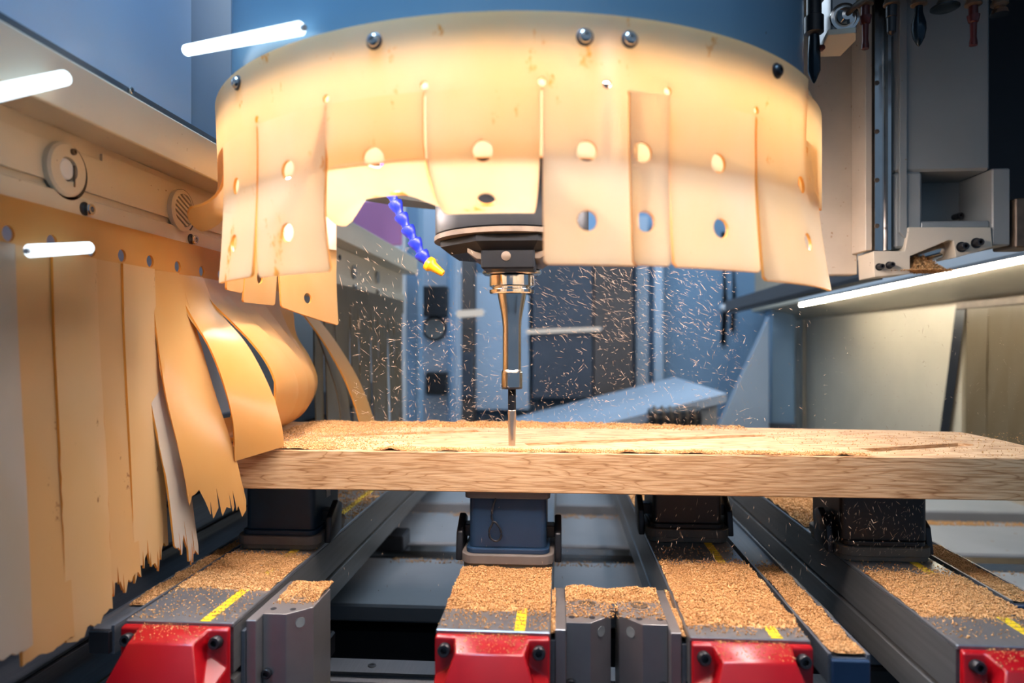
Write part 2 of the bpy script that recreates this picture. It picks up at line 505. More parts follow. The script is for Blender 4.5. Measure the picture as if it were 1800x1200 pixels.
# ---- stepped way cover behind the strip curtain
t = thing('way_cover', 'dark stepped cover panels seen beneath the torn strips of the curtain', 'cover', (-0.60, 1.3, -0.44))
for k in range(5):
    z0_ = -0.440 + k * 0.062
    obj('cover_panel', prism(B(), [(-0.6385, z0_), (-0.592 - 0.006 * k, z0_), (-0.588 - 0.006 * k, z0_ + 0.006), (-0.600 - 0.006 * k, z0_ + 0.057), (-0.6385, z0_ + 0.057)], 'y', 0.45, 2.25, 0.001), M['darkgrey'], t)

# ---- far table behind the board
obj_t = thing('rear_table', 'pale blue sloping table plate far behind the oak board', 'table', (0.3, 3.0, -0.6))
obj('table_plate', prism(B(), [(-0.25, -0.385), (0.56, -0.175), (0.56, -0.205), (-0.25, -0.415)], 'y', 2.35, 3.40), M['lightblue'], obj_t)
obj('table_apron', prism(B(), [(-0.24, -0.60), (0.54, -0.60), (0.54, -0.212), (-0.24, -0.414)], 'y', 2.40, 2.43), M['bed'], obj_t)

# ================================================================== LEFT SIDE OF THE GANTRY
t = thing('gantry_side_cover', 'long cream enamel side cover above the yellow strip curtain, with round fittings', 'cover', (XL - 0.02, 1.3, 0.13))
obj('plate', box(B(), XL - 0.012, XL - 0.002, 0.30, 2.15, 0.125, 0.214, 0.001), M['cream'], t)
obj('lower_lip', box(B(), XL - 0.002, XL + 0.004, 0.30, 2.15, 0.126, 0.150, 0.0012), M['cream'], t)
obj('eave', prism(B(), [(XL - 0.02, 0.214), (XL + 0.045, 0.212), (XL + 0.046, 0.262), (XL + 0.03, 0.266), (XL - 0.02, 0.262)], 'y', 0.30, 2.15, 0.002), M['cream'], t)
# proud access cover with notched corners
ap = at_x(-30, 214, XL); a0 = at_x(140, 245, XL); a1 = at_x(336, 345, XL)
obj('access_panel', prism(B(), [(0.31, 0.158), (0.985, 0.158), (0.985, 0.197), (0.93, 0.197), (0.93, 0.205), (0.712, 0.205), (0.712, 0.197), (0.31, 0.197)], 'x', XL - 0.002, XL + 0.0012, 0.0005), M['cream'], t)
# round lock fitting
kc = at_x(108, 298, XL)
kn = obj('round_fitting', lathe(B(), [(0.027, 0), (0.027, 0.005), (0.0245, 0.007), (0.0125, 0.007), (0.0115, 0.003), (0.0001, 0.003)], aim((XL + 0.001, kc.y, kc.z), (1, 0, 0)), 40), M['cream'], t, True, 30)
kb = B(); lathe(kb, [(0.0285, 0), (0.0285, 0.0035)], aim((XL + 0.0005, kc.y + 0.004, kc.z - 0.001), (1, 0, 0)), 40)
obj('gasket', kb, M['black'], kn)
obj('dial', lathe(B(), [(0.0105, 0), (0.0105, 0.003), (0.009, 0.004), (0.0001, 0.004)], aim((XL + 0.0035, kc.y - 0.002, kc.z), (1, 0, 0)), 24), M['white'], kn, True, 30)
kb = B()
bolt(kb, (XL + 0.008, kc.y + 0.005, kc.z + 0.019), (1, 0, 0), 0.0032, 0.003)
obj('screw', kb, M['bronze'], kn)
obj('pointer', box(B(), XL + 0.007, XL + 0.009, kc.y + 0.0065, kc.y + 0.0085, kc.z - 0.016, kc.z + 0.006, 0.0004), M['bronze'], kn)
# round grille
gc = at_x(313, 370, XL)
gr = obj('round_grille', lathe(B(), [(0.027, 0), (0.027, 0.006), (0.0225, 0.008), (0.0215, 0.008), (0.0215, 0.002), (0.0001, 0.002)], aim((XL + 0.001, gc.y, gc.z), (1, 0, 0)), 40), M['cream'], t, True, 30)
obj('gasket', lathe(B(), [(0.029, 0), (0.029, 0.003)], aim((XL + 0.0005, gc.y + 0.006, gc.z), (1, 0, 0)), 40), M['black'], gr)
obj('backing', lathe(B(), [(0.0212, 0), (0.0212, 0.001)], aim((XL + 0.0031, gc.y, gc.z), (1, 0, 0)), 30), M['black'], gr)
for k in range(-3, 4):
    zz = k * 0.0062; hw = math.sqrt(max(1e-8, 0.0212 ** 2 - zz ** 2))
    s_ = box(B(), XL + 0.0042, XL + 0.0075, gc.y - hw, gc.y + hw, gc.z + zz - 0.0016, gc.z + zz + 0.0016)
    bmesh.ops.rotate(s_, verts=s_.verts, cent=(XL, gc.y, gc.z), matrix=Matrix.Rotation(math.radians(-24), 3, 'X'))
    obj('slat', s_, M['cream'], gr)
# bolts in slots on the lip
for px, py in ((153, 368), (338, 421), (622, 505), (663, 512)):
    p = at_x(px, py, XL + 0.004)
    b = B(); lathe(b, [(0.0072, 0), (0.0072, 0.0015)], aim((XL + 0.0035, p.y - 0.004, p.z), (1, 0, 0)), 16)
    w = obj('slot', b, M['black'], t)
    obj('bolt', bolt(B(), (XL + 0.004, p.y, p.z), (1, 0, 0), 0.006, 0.006), M['steel'], w)
for px, py in ((622, 478), (663, 487)):
    p = at_x(px, py, XL)
    b = B(); lathe(b, [(0.017, 0), (0.017, 0.004), (0.013, 0.005)], aim((XL - 0.001, p.y, p.z), (1, 0, 0)), 20)
    obj('oval_boss', b, M['grey'], t, True, 30)
obj('plug_hole', lathe(B(), [(0.006, 0), (0.006, 0.0015)], aim((XL - 0.001, at_x(598, 452, XL).y, at_x(598, 452, XL).z), (1, 0, 0)), 16), M['black'], t)

# upper panel with the dark seam
t = thing('upper_side_panel', 'blue-white enamel sheet above the cream side cover, dark seam along its bottom', 'panel', (-0.47, 0.7, 0.27))
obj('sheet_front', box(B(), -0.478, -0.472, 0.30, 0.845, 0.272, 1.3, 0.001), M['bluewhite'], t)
obj('sheet_shaded', box(B(), -0.482, -0.476, 0.846, 1.50, 0.272, 1.3, 0.001), M['blue'], t)  # same sheet, painted darker for the hood's shade
obj('seam', box(B(), -0.484, -0.462, 0.30, 1.50, 0.2665, 0.2725), M['darkgrey'], t)
p = at_x(228, 155, -0.462)
obj('seam_screw', bolt(B(), (-0.462, p.y, 0.270), (1, 0, 0), 0.004, 0.003), M['steel'], t)

# ---- strip curtain
def path_fn(pts):
    """smooth curve through (x, y_offset, z) points, by arc length"""
    P = np.array(pts, float)
    k = np.arange(len(P)); kk = np.linspace(0, len(P) - 1, 200)
    Q = np.zeros((200, 3))
    for a in range(3):                          # Catmull-Rom
        p = P[:, a]; m = np.gradient(p)
        i = np.clip(kk.astype(int), 0, len(P) - 2); f = kk - i
        h00 = 2 * f ** 3 - 3 * f ** 2 + 1; h10 = f ** 3 - 2 * f ** 2 + f; h01 = -2 * f ** 3 + 3 * f ** 2; h11 = f ** 3 - f ** 2
        Q[:, a] = h00 * p[i] + h10 * m[i] + h01 * p[i + 1] + h11 * m[i + 1]
    d = np.concatenate([[0], np.cumsum(np.linalg.norm(np.diff(Q, axis=0), axis=1))])
    return (lambda l: np.array([np.interp(l, d, Q[:, a]) for a in range(3)])), d[-1]

def ragged(w, length, rough, seed, slant=0.0):
    r = random.Random(seed)
    if rough <= 0:
        return [(-w / 2, length - slant / 2), (w / 2, length + slant / 2)]
    pts, n, z = [], 15, 0.0
    for i in range(n):
        f = i / (n - 1)
        z = 0.55 * z + r.uniform(-rough, rough) * 0.8
        if i in (0, n - 1): z = 0.0
        pts.append((-w / 2 + w * f, length + slant * (f - 0.5) + z))
        if rough > 0.008 and 0 < i < n - 2 and r.random() < 0.28:
            pts.append((-w / 2 + w * (f + 0.02), length + slant * (f - 0.5) + z - rough * r.uniform(0.8, 1.6)))
            pts.append((-w / 2 + w * (f + 0.045), length + slant * (f - 0.5) + z + rough * 0.3))
    return pts

def strip(parent, name, yc, w, pts, mat, rough=0.0, seed=1, slant=0.0, twist=(0, 0), step=0.012, notch=0.007):
    f, total = path_fn(pts)
    def fm(s, l):
        c = f(min(max(l, 0), total)); e = max(0.0, l - total)
        tw = twist[0] + (twist[1] - twist[0]) * l / total
        return (c[0] + s * math.sin(tw), yc + c[1] + s * math.cos(tw), c[2] - e)
    bot = ragged(w, total, rough, seed, slant)
    outline = [(-w / 2 + 0.0006, 0.0)] + [(w / 2 - 0.0006, 0.0)] + bot[::-1]
    o = obj(name, sheet(outline, [], step, fm), [M[mat], M['curtain_old' if mat in ('curtain_old', 'black') else 'curtain_rim']], parent, True, 50)
    return o

cur = thing('strip_curtain', 'yellowed plastic strip curtain hanging below the cream side cover, ragged at the bottom', 'curtain', (XL, 0.9, -0.29))
ys = [0.470, 0.523, 0.577, 0.6295, 0.685, 0.7357, 0.7885, 0.8477, 0.907, 0.958, 1.012, 1.066, 1.12, 1.175, 1.235]
hdr_holes = [circle(y, 0.087 - 0.0005, 0.0078, 18) for y in ys[1:]]
o = obj('header', sheet([(0.43, 0.0875), (1.31, 0.0875), (1.31, 0.130), (0.43, 0.130)], [circle(y, 0.0965, 0.0072, 18) for y in ys[1:]], 0.011,
        lambda s, l: (XL + 0.0065, s, l)), [M['curtain'], M['curtain_rim']], cur, True, 50)
x0 = XL + 0.0065
def hang(i, bx, bdy, bz, mat='curtain_mid', **k):
    yc = (ys[i] + ys[i + 1]) / 2; w = ys[i + 1] - ys[i] + 0.004
    xs = x0 + (0.0034 if i % 2 else 0.0); bx += 0.006 if i % 2 else 0.002
    mat = 'curtain_light' if mat == 'curtain_mid' and i % 2 else mat
    pts = [(xs, 0, 0.0875), (xs + (bx - x0) * 0.15, bdy * 0.1, 0.0), (xs + (bx - x0) * 0.55, bdy * 0.5, -0.14), (bx, bdy, bz)]
    return strip(cur, 'strip', yc, w + 0.004, pts, mat, **k)
hang(0, -0.476, 0.0, -0.30, 'curtain_pale', seed=2, twist=(0.0, 0.05))
hang(1, -0.481, 0.0, -0.272, 'curtain_pale', seed=3, rough=0.003, twist=(0.0, 0.05))
hang(2, -0.477, 0.0, -0.288, seed=4, twist=(0.0, 0.05), rough=0.002)
hang(3, -0.480, 0.0, -0.286, seed=5, twist=(0.0, 0.05), rough=0.006, slant=-0.008)
hang(4, -0.477, 0.0, -0.266, seed=16, twist=(0.0, 0.05), rough=0.012)
hang(5, -0.480, 0.0, -0.258, seed=7, twist=(0.0, 0.05), rough=0.014, slant=-0.025)
# pale torn strip behind the swept-out one
strip(cur, 'strip', 0.790, 0.034, [(x0 - 0.004, 0, 0.06), (-0.485, 0.0, -0.05), (-0.462, 0.002, -0.16), (-0.450, 0.004, -0.252)], 'curtain_pale', rough=0.020, seed=11, slant=0.02, twist=(0, 0.3))
# swept-out strip in front of the board
strip(cur, 'strip', 0.818, 0.062, [(x0, 0, 0.0875), (-0.480, 0.0, 0.03), (-0.455, -0.008, -0.06), (-0.428, -0.014, -0.14), (-0.414, -0.016, -0.202)],
      'curtain', rough=0.016, seed=15, twist=(0.05, 1.05), slant=0.012)
# strip bent over the front edge of the board
strip(cur, 'strip', 0.877, 0.062, [(x0, 0, 0.0875), (-0.475, -0.005, 0.045), (-0.430, -0.02, -0.005), (-0.398, -0.032, -0.06), (-0.382, -0.036, -0.11), (-0.380, -0.036, -0.142)],
      'curtain', twist=(0.05, 0.80), slant=-0.012, seed=8)
# strips draped and curled on top of the board
for k, i in enumerate((8, 9, 10, 11, 12)):
    yc = (ys[i] + ys[i + 1]) / 2; w = ys[i + 1] - ys[i]
    q = [-0.006, -0.012, -0.022, -0.040, -0.056][k]
    strip(cur, 'strip', yc, w + 0.016, [(x0, 0, 0.0875), (-0.476, 0, 0.055), (-0.425 + q * 0.8, 0.0, 0.012), (-0.388 + q, 0, -0.032), (-0.376 + q, 0, -0.072), (-0.392 + q, 0, -0.112), (-0.428 + q, 0, -0.1345), (-0.462 + q, 0, -0.130), (-0.474 + q, 0, -0.112)],
          'curtain', twist=(0.0, 0.10), seed=20 + k, step=0.010)
strip(cur, 'strip', 1.240, 0.056, [(x0, 0, 0.0875), (-0.475, 0, 0.06), (-0.43, 0.005, 0.00), (-0.385, 0.01, -0.08), (-0.355, 0.012, -0.17), (-0.34, 0.012, -0.26)], 'curtain', twist=(0.0, 0.25), seed=31)
strip(cur, 'strip', 1.300, 0.056, [(x0, 0, 0.0875), (-0.478, 0, 0.05), (-0.45, 0.0, -0.02), (-0.42, 0.0, -0.12), (-0.41, 0.0, -0.27)], 'curtain_old', seed=32)

far = thing('far_strip_curtain', 'dusty grey-beige strip curtain hanging far back beyond the curled yellow strips', 'curtain', (XL, 1.75, -0.29))
o = obj('header', sheet([(1.335, 0.0875), (2.12, 0.0875), (2.12, 0.128), (1.335, 0.128)], [], 0.03, lambda s, l: (XL + 0.0065, s, l)), [M['curtain_old'], M['curtain_old']], far)
for k in range(13):
    y = 1.365 + k * 0.059
    strip(far, 'strip', y, 0.058, [(x0, 0, 0.0875), (x0 + 0.004 * (k % 3), 0, -0.05), (x0 + 0.006 * ((k + 1) % 3), 0, -0.29)], 'curtain_old', seed=40 + k, twist=(0, 0.12 * ((k % 3) - 1)), step=0.025)

# ================================================================== RAILS
def make_rail(i, label):
    xa, xb = RAILS[i]; xc = (xa + xb) / 2
    t = thing('console_rail', label, 'rail', (xc, 1.3, Z_RAILBOT), 'parallel console rails under the board')
    prof = [(xa + 0.002, Z_RAILBOT), (xb - 0.002, Z_RAILBOT), (xb, Z_RAILBOT + 0.002), (xb, -0.352), (xb - 0.006, -0.350), (xb - 0.006, -0.346), (xb, -0.344), (xb, Z_RAIL - 0.005),
            (xa, Z_RAIL - 0.005), (xa, -0.344), (xa + 0.006, -0.346), (xa + 0.006, -0.350), (xa, -0.352), (xa, Z_RAILBOT + 0.002)]
    obj('body', prism(B(), prof, 'y', Y_FRONT, 2.15), M['railside'], t)
    obj('top_plate', box(B(), xa, xb, Y_FRONT - 0.002, 2.15, Z_RAIL - 0.005, Z_RAIL, 0.001), M['railtop'], t)
    obj('ruler_tape', box(B(), xc + 0.0215, xc + 0.0325, Y_FRONT, 2.14, Z_RAIL, Z_RAIL + 0.0004), M['tape'], t)
    # red end cap with two pocketed corners
    b = B(); ci = {}
    for s in (-1, 1):
        P = {'A': (s * 0.038, Y_FRONT - 0.004, Z_RAIL - 0.002), 'B': (s * 0.034, 0.652, Z_RAIL - 0.008), 'C': (s * 0.053, 0.628, Z_RAIL - 0.058), 'E': (s * 0.055, 0.624, Z_RAIL - 0.14),
             'D': (s * 0.0575, Y_FRONT - 0.012, Z_RAIL - 0.042), 'F': (s * 0.0575, Y_FRONT - 0.004, Z_RAIL - 0.14), 'G': (s * 0.0575, Y_FRONT - 0.004, Z_RAIL - 0.002),
             'H': (s * 0.0575, Y_FRONT - 0.012, Z_RAIL - 0.004), 'I': (s * 0.038, Y_FRONT - 0.012, Z_RAIL - 0.004), 'J': (s * 0.036, Y_FRONT - 0.012, Z_RAIL - 0.028)}
        ci[s] = {k: b.verts.new((xc + v[0], v[1], v[2])) for k, v in P.items()}
    l, r = ci[-1], ci[1]
    b.faces.new((l['A'], r['A'], r['I'], r['B'], l['B'], l['I']))
    b.faces.new((l['B'], r['B'], r['C'], l['C'])); b.faces.new((l['C'], r['C'], r['E'], l['E']))
    b.faces.new((l['E'], r['E'], r['F'], l['F'])); b.faces.new((l['A'], r['A'], r['G'], r['F'], l['F'], l['G']))
    for d in (l, r):
        b.faces.new((d['A'], d['G'], d['H'], d['I']))
        b.faces.new((d['I'], d['H'], d['D'], d['J']))
        b.faces.new((d['I'], d['J'], d['B'])); b.faces.new((d['B'], d['J'], d['C'])); b.faces.new((d['J'], d['D'], d['C']))
        b.faces.new((d['C'], d['D'], d['F'], d['E'])); b.faces.new((d['D'], d['H'], d['G'], d['F']))
    bmesh.ops.recalc_face_normals(b, faces=b.faces)
    bmesh.ops.bevel(b, geom=list(b.edges), offset=0.0022, segments=2, affect='EDGES', profile=0.5)
    cap = obj('end_cap', b, M['red'], t, True, 50)
    for s in (-1, 1):
        obj('bolt', bolt(B(), (xc + s * 0.047, Y_FRONT - 0.012, Z_RAIL - 0.015), (0, -1, 0.15), 0.0065, 0.009), M['black'], cap, True, 40)
    # carriages on the two tracks
    for yy, zt in ((1.472, Z_BED + 0.005), (0.965, -0.465)):
        c = obj('slide_carriage', box(B(), xc - 0.035, xc + 0.062, yy - 0.035, yy + 0.035, zt, zt + 0.034, 0.003), M['black'], t)
        obj('riser', box(B(), xc - 0.030, xc + 0.032, yy - 0.026, yy + 0.026, zt + 0.034, Z_RAILBOT, 0.002), M['darkgrey'], c)
    return t
make_rail(0, 'console rail below the strip curtain, dusted with shavings, red end cap under the torn strips')
make_rail(1, 'console rail under the navy-tinted suction pod, most shavings on it, red end cap')
make_rail(2, 'console rail under the small black suction pod, beside the twin aluminium blocks')
make_rail(3, 'console rail under the tall black suction pod, farthest from the curtain, red end cap')

# ---- bars beside the rails
def side_bar(xa, xb, y0, y1, z, label, plug='padblue'):
    t = thing('side_bar', label, 'bar', ((xa + xb) / 2, (y0 + y1) / 2, z - 0.03), 'long bars beside the rails')
    obj('bar', prism(B(), [(xa, z - 0.03), (xb, z - 0.03), (xb, z), (xb - 0.003, z), (xb - 0.004, z - 0.004), (xa + 0.004, z - 0.004), (xa + 0.003, z), (xa, z)], 'y', y0, y1), M['darkgrey'], t)
    obj('end_plug', box(B(), xa + 0.002, xb - 0.002, y0 - 0.006, y0, z - 0.028, z - 0.004, 0.001), M[plug], t)
    for yy in (0.98, 1.48):
        obj('bracket', box(B(), xa + 0.006, xb - 0.006, yy - 0.012, yy + 0.012, -0.449 if yy > 1.2 else -0.464, z - 0.03), M['void'], t)
side_bar(0.262, 0.302, 0.69, 2.1, -0.306, 'dark bar full of shavings beside the rail of the small black pod')
side_bar(-0.497, -0.470, 0.69, 2.1, -0.300, 'dark bar between the strip curtain and the first rail', 'black')
side_bar(0.520, 0.560, 0.83, 2.1, -0.300, 'dark bar beside the rail of the tall black pod, near the frame edge')

# ---- aluminium clamp blocks
def clamp_block(rail_x, out, label):
    """block whose outer corners are chamfered towards 'out' (+1/-1)"""
    t = thing('clamp_block', label, 'block', (rail_x + out * 0.033, 0.77, -0.45), 'milled aluminium clamp blocks on the rails')
    zt = Z_RAIL - 0.004
    def X(a): return rail_x + out * a
    poly = [(X(0.016), 0.722), (X(0.042), 0.722), (X(0.0645), 0.744), (X(0.0645), 0.800), (X(0.044), 0.820), (X(0.016), 0.820)]
    b = prism(B(), poly, 'z', -0.47, zt, 0.0006)
    obj('body', b, M['alu'], t)
    obj('mounting_flange', box(B(), min(X(0.0045), X(0.0158)), max(X(0.0045), X(0.0158)), 0.706, 0.826, -0.47, zt - 0.001, 0.0008), M['alu'], t)
    obj('flange_gap', box(B(), min(X(0.0003), X(0.0043)), max(X(0.0003), X(0.0043)), 0.704, 0.826, -0.42, zt - 0.012), M['darkgrey'], t)
    s = obj('recessed_ring', lathe(B(), [(0.0135, 0), (0.0135, 0.0012), (0.0105, 0.0012), (0.0105, 0.0003), (0.0001, 0.0003)], Matrix.Translation((X(0.040), 0.772, zt)), 28), M['alu'], t, True, 30)
    obj('screw', lathe(B(), [(0.0095, 0), (0.0095, 0.0012), (0.005, 0.0014), (0.005, 0.0006), (0.0001, 0.0006)], Matrix.Translation((X(0.040), 0.772, zt + 0.0002)), 20), M['bronze'], s)
    for dy in (0.736, 0.808):
        for dx in (0.022, 0.050 if 0.74 < dy < 0.80 else 0.044):
            obj('dowel_hole', lathe(B(), [(0.0034, 0), (0.0034, 0.0004)], Matrix.Translation((X(dx), dy, zt)), 12), M['void'], t)
    n = Vector((out * 0.0220, -0.0225, 0)).normalized()
    hp = Vector((X(0.0535), 0.7330, zt - 0.013))
    h = obj('bore', lathe(B(), [(0.0056, 0), (0.0056, 0.0004), (0.0050, 0.0004), (0.0001, 0.0002)], aim(hp, n), 22), M['grey'], t)
    obj('side_bolt', bolt(B(), (X(0.021), 0.722, -0.360), (0, -1, 0), 0.0055, 0.005), M['black'], t)
clamp_block(RAILS[0][1], 1, 'single aluminium clamp block beside the rail under the curtain')
clamp_block(RAILS[1][1], 1, 'aluminium clamp block fixed to the rail of the navy-tinted pod, one of a touching pair')
clamp_block(RAILS[2][0], -1, 'aluminium clamp block on the rail of the small black pod, one of a touching pair')

# ================================================================== SUCTION PODS
def rrect(x0, x1, y0, y1, r, n=5):
    pts = []
    for cx, cy, a in ((x1 - r, y1 - r, 0), (x0 + r, y1 - r, 90), (x0 + r, y0 + r, 180), (x1 - r, y0 + r, 270)):
        for k in range(n + 1):
            q = math.radians(a + 90 * k / n)
            pts.append((cx + r * math.cos(q), cy + r * math.sin(q)))
    return pts

def pod(i, yf, body, rim, label, depth=0.135, wbody=0.100, dx=0.0, loopreflection=False, tag_plate=False, lever_sides=(-1, 1)):
    xa, xb = RAILS[i]; xc = (xa + xb) / 2 + dx
    t = thing('suction_pod', label, 'suction pod', (xc, yf + depth / 2, Z_RAIL), 'vacuum pods carrying the board')
    z = Z_RAIL
    b = B(); prism(b, rrect(xc - 0.058, xc + 0.058, yf + 0.002, yf + depth - 0.002, 0.016), 'z', z + 0.0005, z + 0.007, 0.0006)
    obj('gasket_foot', b, M['rubberdark'], t)
    b = B(); prism(b, rrect(xc - 0.060, xc + 0.060, yf, yf + depth, 0.018), 'z', z + 0.007, z + 0.019, 0.0012)
    obj('base_rim', b, rim, t)
    b = B(); prism(b, rrect(xc - 0.054, xc + 0.054, yf + 0.006, yf + depth - 0.006, 0.012), 'z', z + 0.019, z + 0.0255, 0.0012)
    obj('base_step', b, body, t)
    hw = wbody / 2
    b = B(); prism(b, rrect(xc - hw, xc + hw, yf + 0.012, yf + depth - 0.012, 0.008), 'z', z + 0.0255, Z_BOT - 0.010, 0.001)
    bo = obj('housing', b, body, t)
    b = B(); prism(b, rrect(xc - 0.055, xc + 0.055, yf + 0.004, yf + depth - 0.004, 0.008), 'z', Z_BOT - 0.010, Z_BOT - 0.0004, 0.0015)
    obj('top_pad', b, rim, t)
    for s in lever_sides:
        prof = [(yf + 0.022, z + 0.004), (yf + 0.075, z + 0.010), (yf + 0.078, z + 0.050), (yf + 0.060, z + 0.058), (yf + 0.030, z + 0.040)]
        xs = sorted((xc + s * 0.0605, xc + s * 0.0695))
        lv = obj('clip_lever', prism(B(), prof, 'x', xs[0], xs[1], 0.002), M['black'], t, True, 40)
        xs = sorted((xc + s * 0.049, xc + s * 0.0605))
        obj('pivot', box(B(), xs[0], xs[1], yf + 0.045, yf + 0.066, z + 0.030, z + 0.046, 0.001), M['black'], lv)
    if tag_plate:
        obj('label_plate', box(B(), xc + hw, xc + hw + 0.0006, yf + 0.062, yf + 0.080, z + 0.060, z + 0.080), M['label'], bo)
    return t
pod(0, 0.930, M['padteal'], M['rubber'], 'black suction pod nearest the strip curtain, teal reflection painted in, small label on its side', tag_plate=True, lever_sides=(1,))
pod(1, 0.868, M['padblue'], M['rubber'], 'black suction pod with grey rim under the cutter, navy tint painted in as reflection')
pod(2, 1.005, M['padblack'], M['rubberdark'], 'black suction pod on the third rail, set back in shadow')
pod(3, 0.935, M['padblack'], M['rubberdark'], 'tall black suction pod at the far end from the curtain, chips flying before it', wbody=0.112, dx=-0.006)

# dark strap reflection on the navy-tinted pod, drawn as a cord loop
pc = [(876, 862), (868, 885), (864, 905), (866, 918), (860, 932), (862, 945), (872, 951), (880, 945), (880, 932), (872, 919), (866, 917)]
b = B(); f, tot = path_fn([tuple(at_y(x, y, 0.8735)) for x, y in pc])
tube(b, [f(tot * k / 60) for k in range(61)], 0.0014, 8)
tag(obj('strap_reflection', b, M['black'], None, True), 'thin black loop standing in for a strap reflection on the navy-tinted pod', 'cord')

# ================================================================== OAK BOARD
front = [at_z(px, 600 + 0.1406 * FPX / 1, Z_TOP) for px in (0,)]
bk = [at_z(px, py, Z_TOP) for px, py in ((1300, 751), (1560, 755.5), (1690, 759), (1765, 774), (1815, 786))]
XEND = 1.05
outl = [(-0.575, BEAM_F), (XEND, BEAM_F), (XEND, 0.93)] + [(p.x, p.y) for p in reversed(bk)] + [(0.15, 1.160), (-0.10, 1.163), (-0.45, 1.168), (-0.575, 1.165)]
b = prism(B(), outl, 'z', Z_BOT, Z_TOP)
bmesh.ops.recalc_face_normals(b, faces=b.faces)
es = [e for e in b.edges if abs(e.verts[0].co.z - e.verts[1].co.z) < 1e-6]
bmesh.ops.bevel(b, geom=es, offset=0.0012, segments=1, affect='EDGES')
me = bpy.data.meshes.new('blank'); b.to_mesh(me); b.free()
for m_ in ('oak', 'oaktop', 'oakcut'): me.materials.append(M[m_])
tmp = bpy.data.objects.new('blank', me); COL.objects.link(tmp)
for p in me.polygons: p.material_index = 1 if p.normal.z > 0.7 else 0
GROOVES = [((470, 769), (835, 757.5), 0.028), ((925, 781), (1335, 765), 0.024), ((1525, 791), (1698, 780.5), 0.024)]
cut = B()
for a, c, w in GROOVES:
    p, q = at_z(*a, Z_TOP), at_z(*c, Z_TOP)
    d = (q - p); d.z = 0; n = Vector((-d.y, d.x, 0)).normalized() * w / 2
    dd = d.normalized() * w * 0.4
    pts = [p + n, p - n, q - n, q - n * 0.2 + dd, q + n]
    prism(cut, [(v.x, v.y) for v in pts][::-1], 'z', Z_TOP - 0.006, Z_TOP + 0.01)
bmesh.ops.recalc_face_normals(cut, faces=cut.faces)
cme = bpy.data.meshes.new('cut'); cut.to_mesh(cme); cut.free()
cme.materials.append(M['oakcut'])
for m_ in ('oaktop', 'oakcut'): cme.materials.append(M[m_])
cme.polygons.foreach_set('material_index', [2] * len(cme.polygons))
ctmp = bpy.data.objects.new('cut', cme); COL.objects.link(ctmp)
md = tmp.modifiers.new('b', 'BOOLEAN'); md.operation = 'DIFFERENCE'; md.object = ctmp; md.solver = 'EXACT'
dg = bpy.context.evaluated_depsgraph_get()
fin = bpy.data.meshes.new_from_object(tmp.evaluated_get(dg))
bpy.data.objects.remove(tmp); bpy.data.objects.remove(ctmp)
fin.materials.clear()
tag(obj('oak_board', fin, [M['oak'], M['oaktop'], M['oakcut']]), 'thick pale oak board with routed grooves lying across the suction pods', 'board')

# ================================================================== SPINDLE HEAD
t = thing('router_hood', 'large round blue-grey hood above the translucent skirt', 'hood', (SC.x, SC.y, 0.237))
b = B(); lathe(b, [(0.357, 0.268), (0.357, 1.35), (0.0001, 1.35)], Matrix.Translation((SC.x, SC.y, 0)), 96, False)
obj('shell', b, M['hood'], t, True, 40)
b = B(); ring_band(b, SC, 0.30, 0.355, 0.2405, 0.268); obj('skirt_flange', b, M['grey'], t, True, 40)
b = B(); lathe(b, [(0.0001, 0.262), (0.302, 0.262), (0.302, 0.267), (0.0001, 0.267)], Matrix.Translation((SC.x, SC.y, 0)), 64, False)
obj('underside', b, M['darkgrey'], t, True, 40)
b = B(); prev = None                                # lamp arc, open towards the rear
for k in range(81):
    a = math.radians(-118 + 236 * k / 80)
    q = [b.verts.new((SC.x + r * math.sin(a), SC.y - r * math.cos(a), z)) for r, z in ((0.322, 0.231), (0.346, 0.231), (0.346, 0.2395), (0.322, 0.2395))]
    if prev:
        for j in range(4): b.faces.new((prev[j], prev[(j + 1) % 4], q[(j + 1) % 4], q[j]))
    else: b.faces.new(q[::-1])
    prev = q
b.faces.new(prev)
obj('ring_lamp', b, M['ringlamp'], t)

# ---- skirt
def phi_at(px, r=SR):
    """angle around the skirt (0 = towards the lens) where the view column px meets its near side"""
    d = ray(px, 600); d.z = 0; d.normalize()
    oc = -SC; bq = oc.dot(d); cq = oc.dot(oc) - r * r
    tt = -bq - math.sqrt(max(0.0, bq * bq - cq))
    p = d * tt - SC
    a0_ = math.atan2(SC.x, SC.y)                     # direction from the lens to the axis
    ang = math.atan2(p.x, -p.y)
    return ang
ZT = 0.266
def phi_far(px, r=SR):
    d = ray(px, 600); d.z = 0; d.normalize()
    oc = -SC; bq = oc.dot(d); cq = oc.dot(oc) - r * r
    p = d * (-bq + math.sqrt(max(0.0, bq * bq - cq))) - SC
    return math.atan2(p.x, -p.y)
def arcpt(phi, r, z): return (SC.x + r * math.sin(phi), SC.y - r * math.cos(phi), z)
def ss1(t_):
    t_ = min(1.0, max(0.0, t_)); return t_ * t_ * (3 - 2 * t_)
def flare(z):
    h = (ZT - z) / 0.205
    return 0.004 * math.sin(h * 2.2) * -1 + 0.010 * max(0, h - 0.35) ** 1.5

sk = thing('dust_skirt', 'glowing milky plastic dust skirt of slit flaps bolted round the hood', 'skirt', (SC.x, SC.y, 0.06))
slit_px = [392, 450, 572, 745, 953, 1068, 1175, 1331, 1432]
slit_z = [0.192, 0.197, 0.205, 0.2105, 0.2185, 0.213, 0.206, 0.199, 0.19]
phis = [phi_at(p) for p in slit_px]
phis[0] -= 0.02; phis[-1] += 0.03
PH0, PH1 = phi_far(590), phi_at(1415) + 0.02
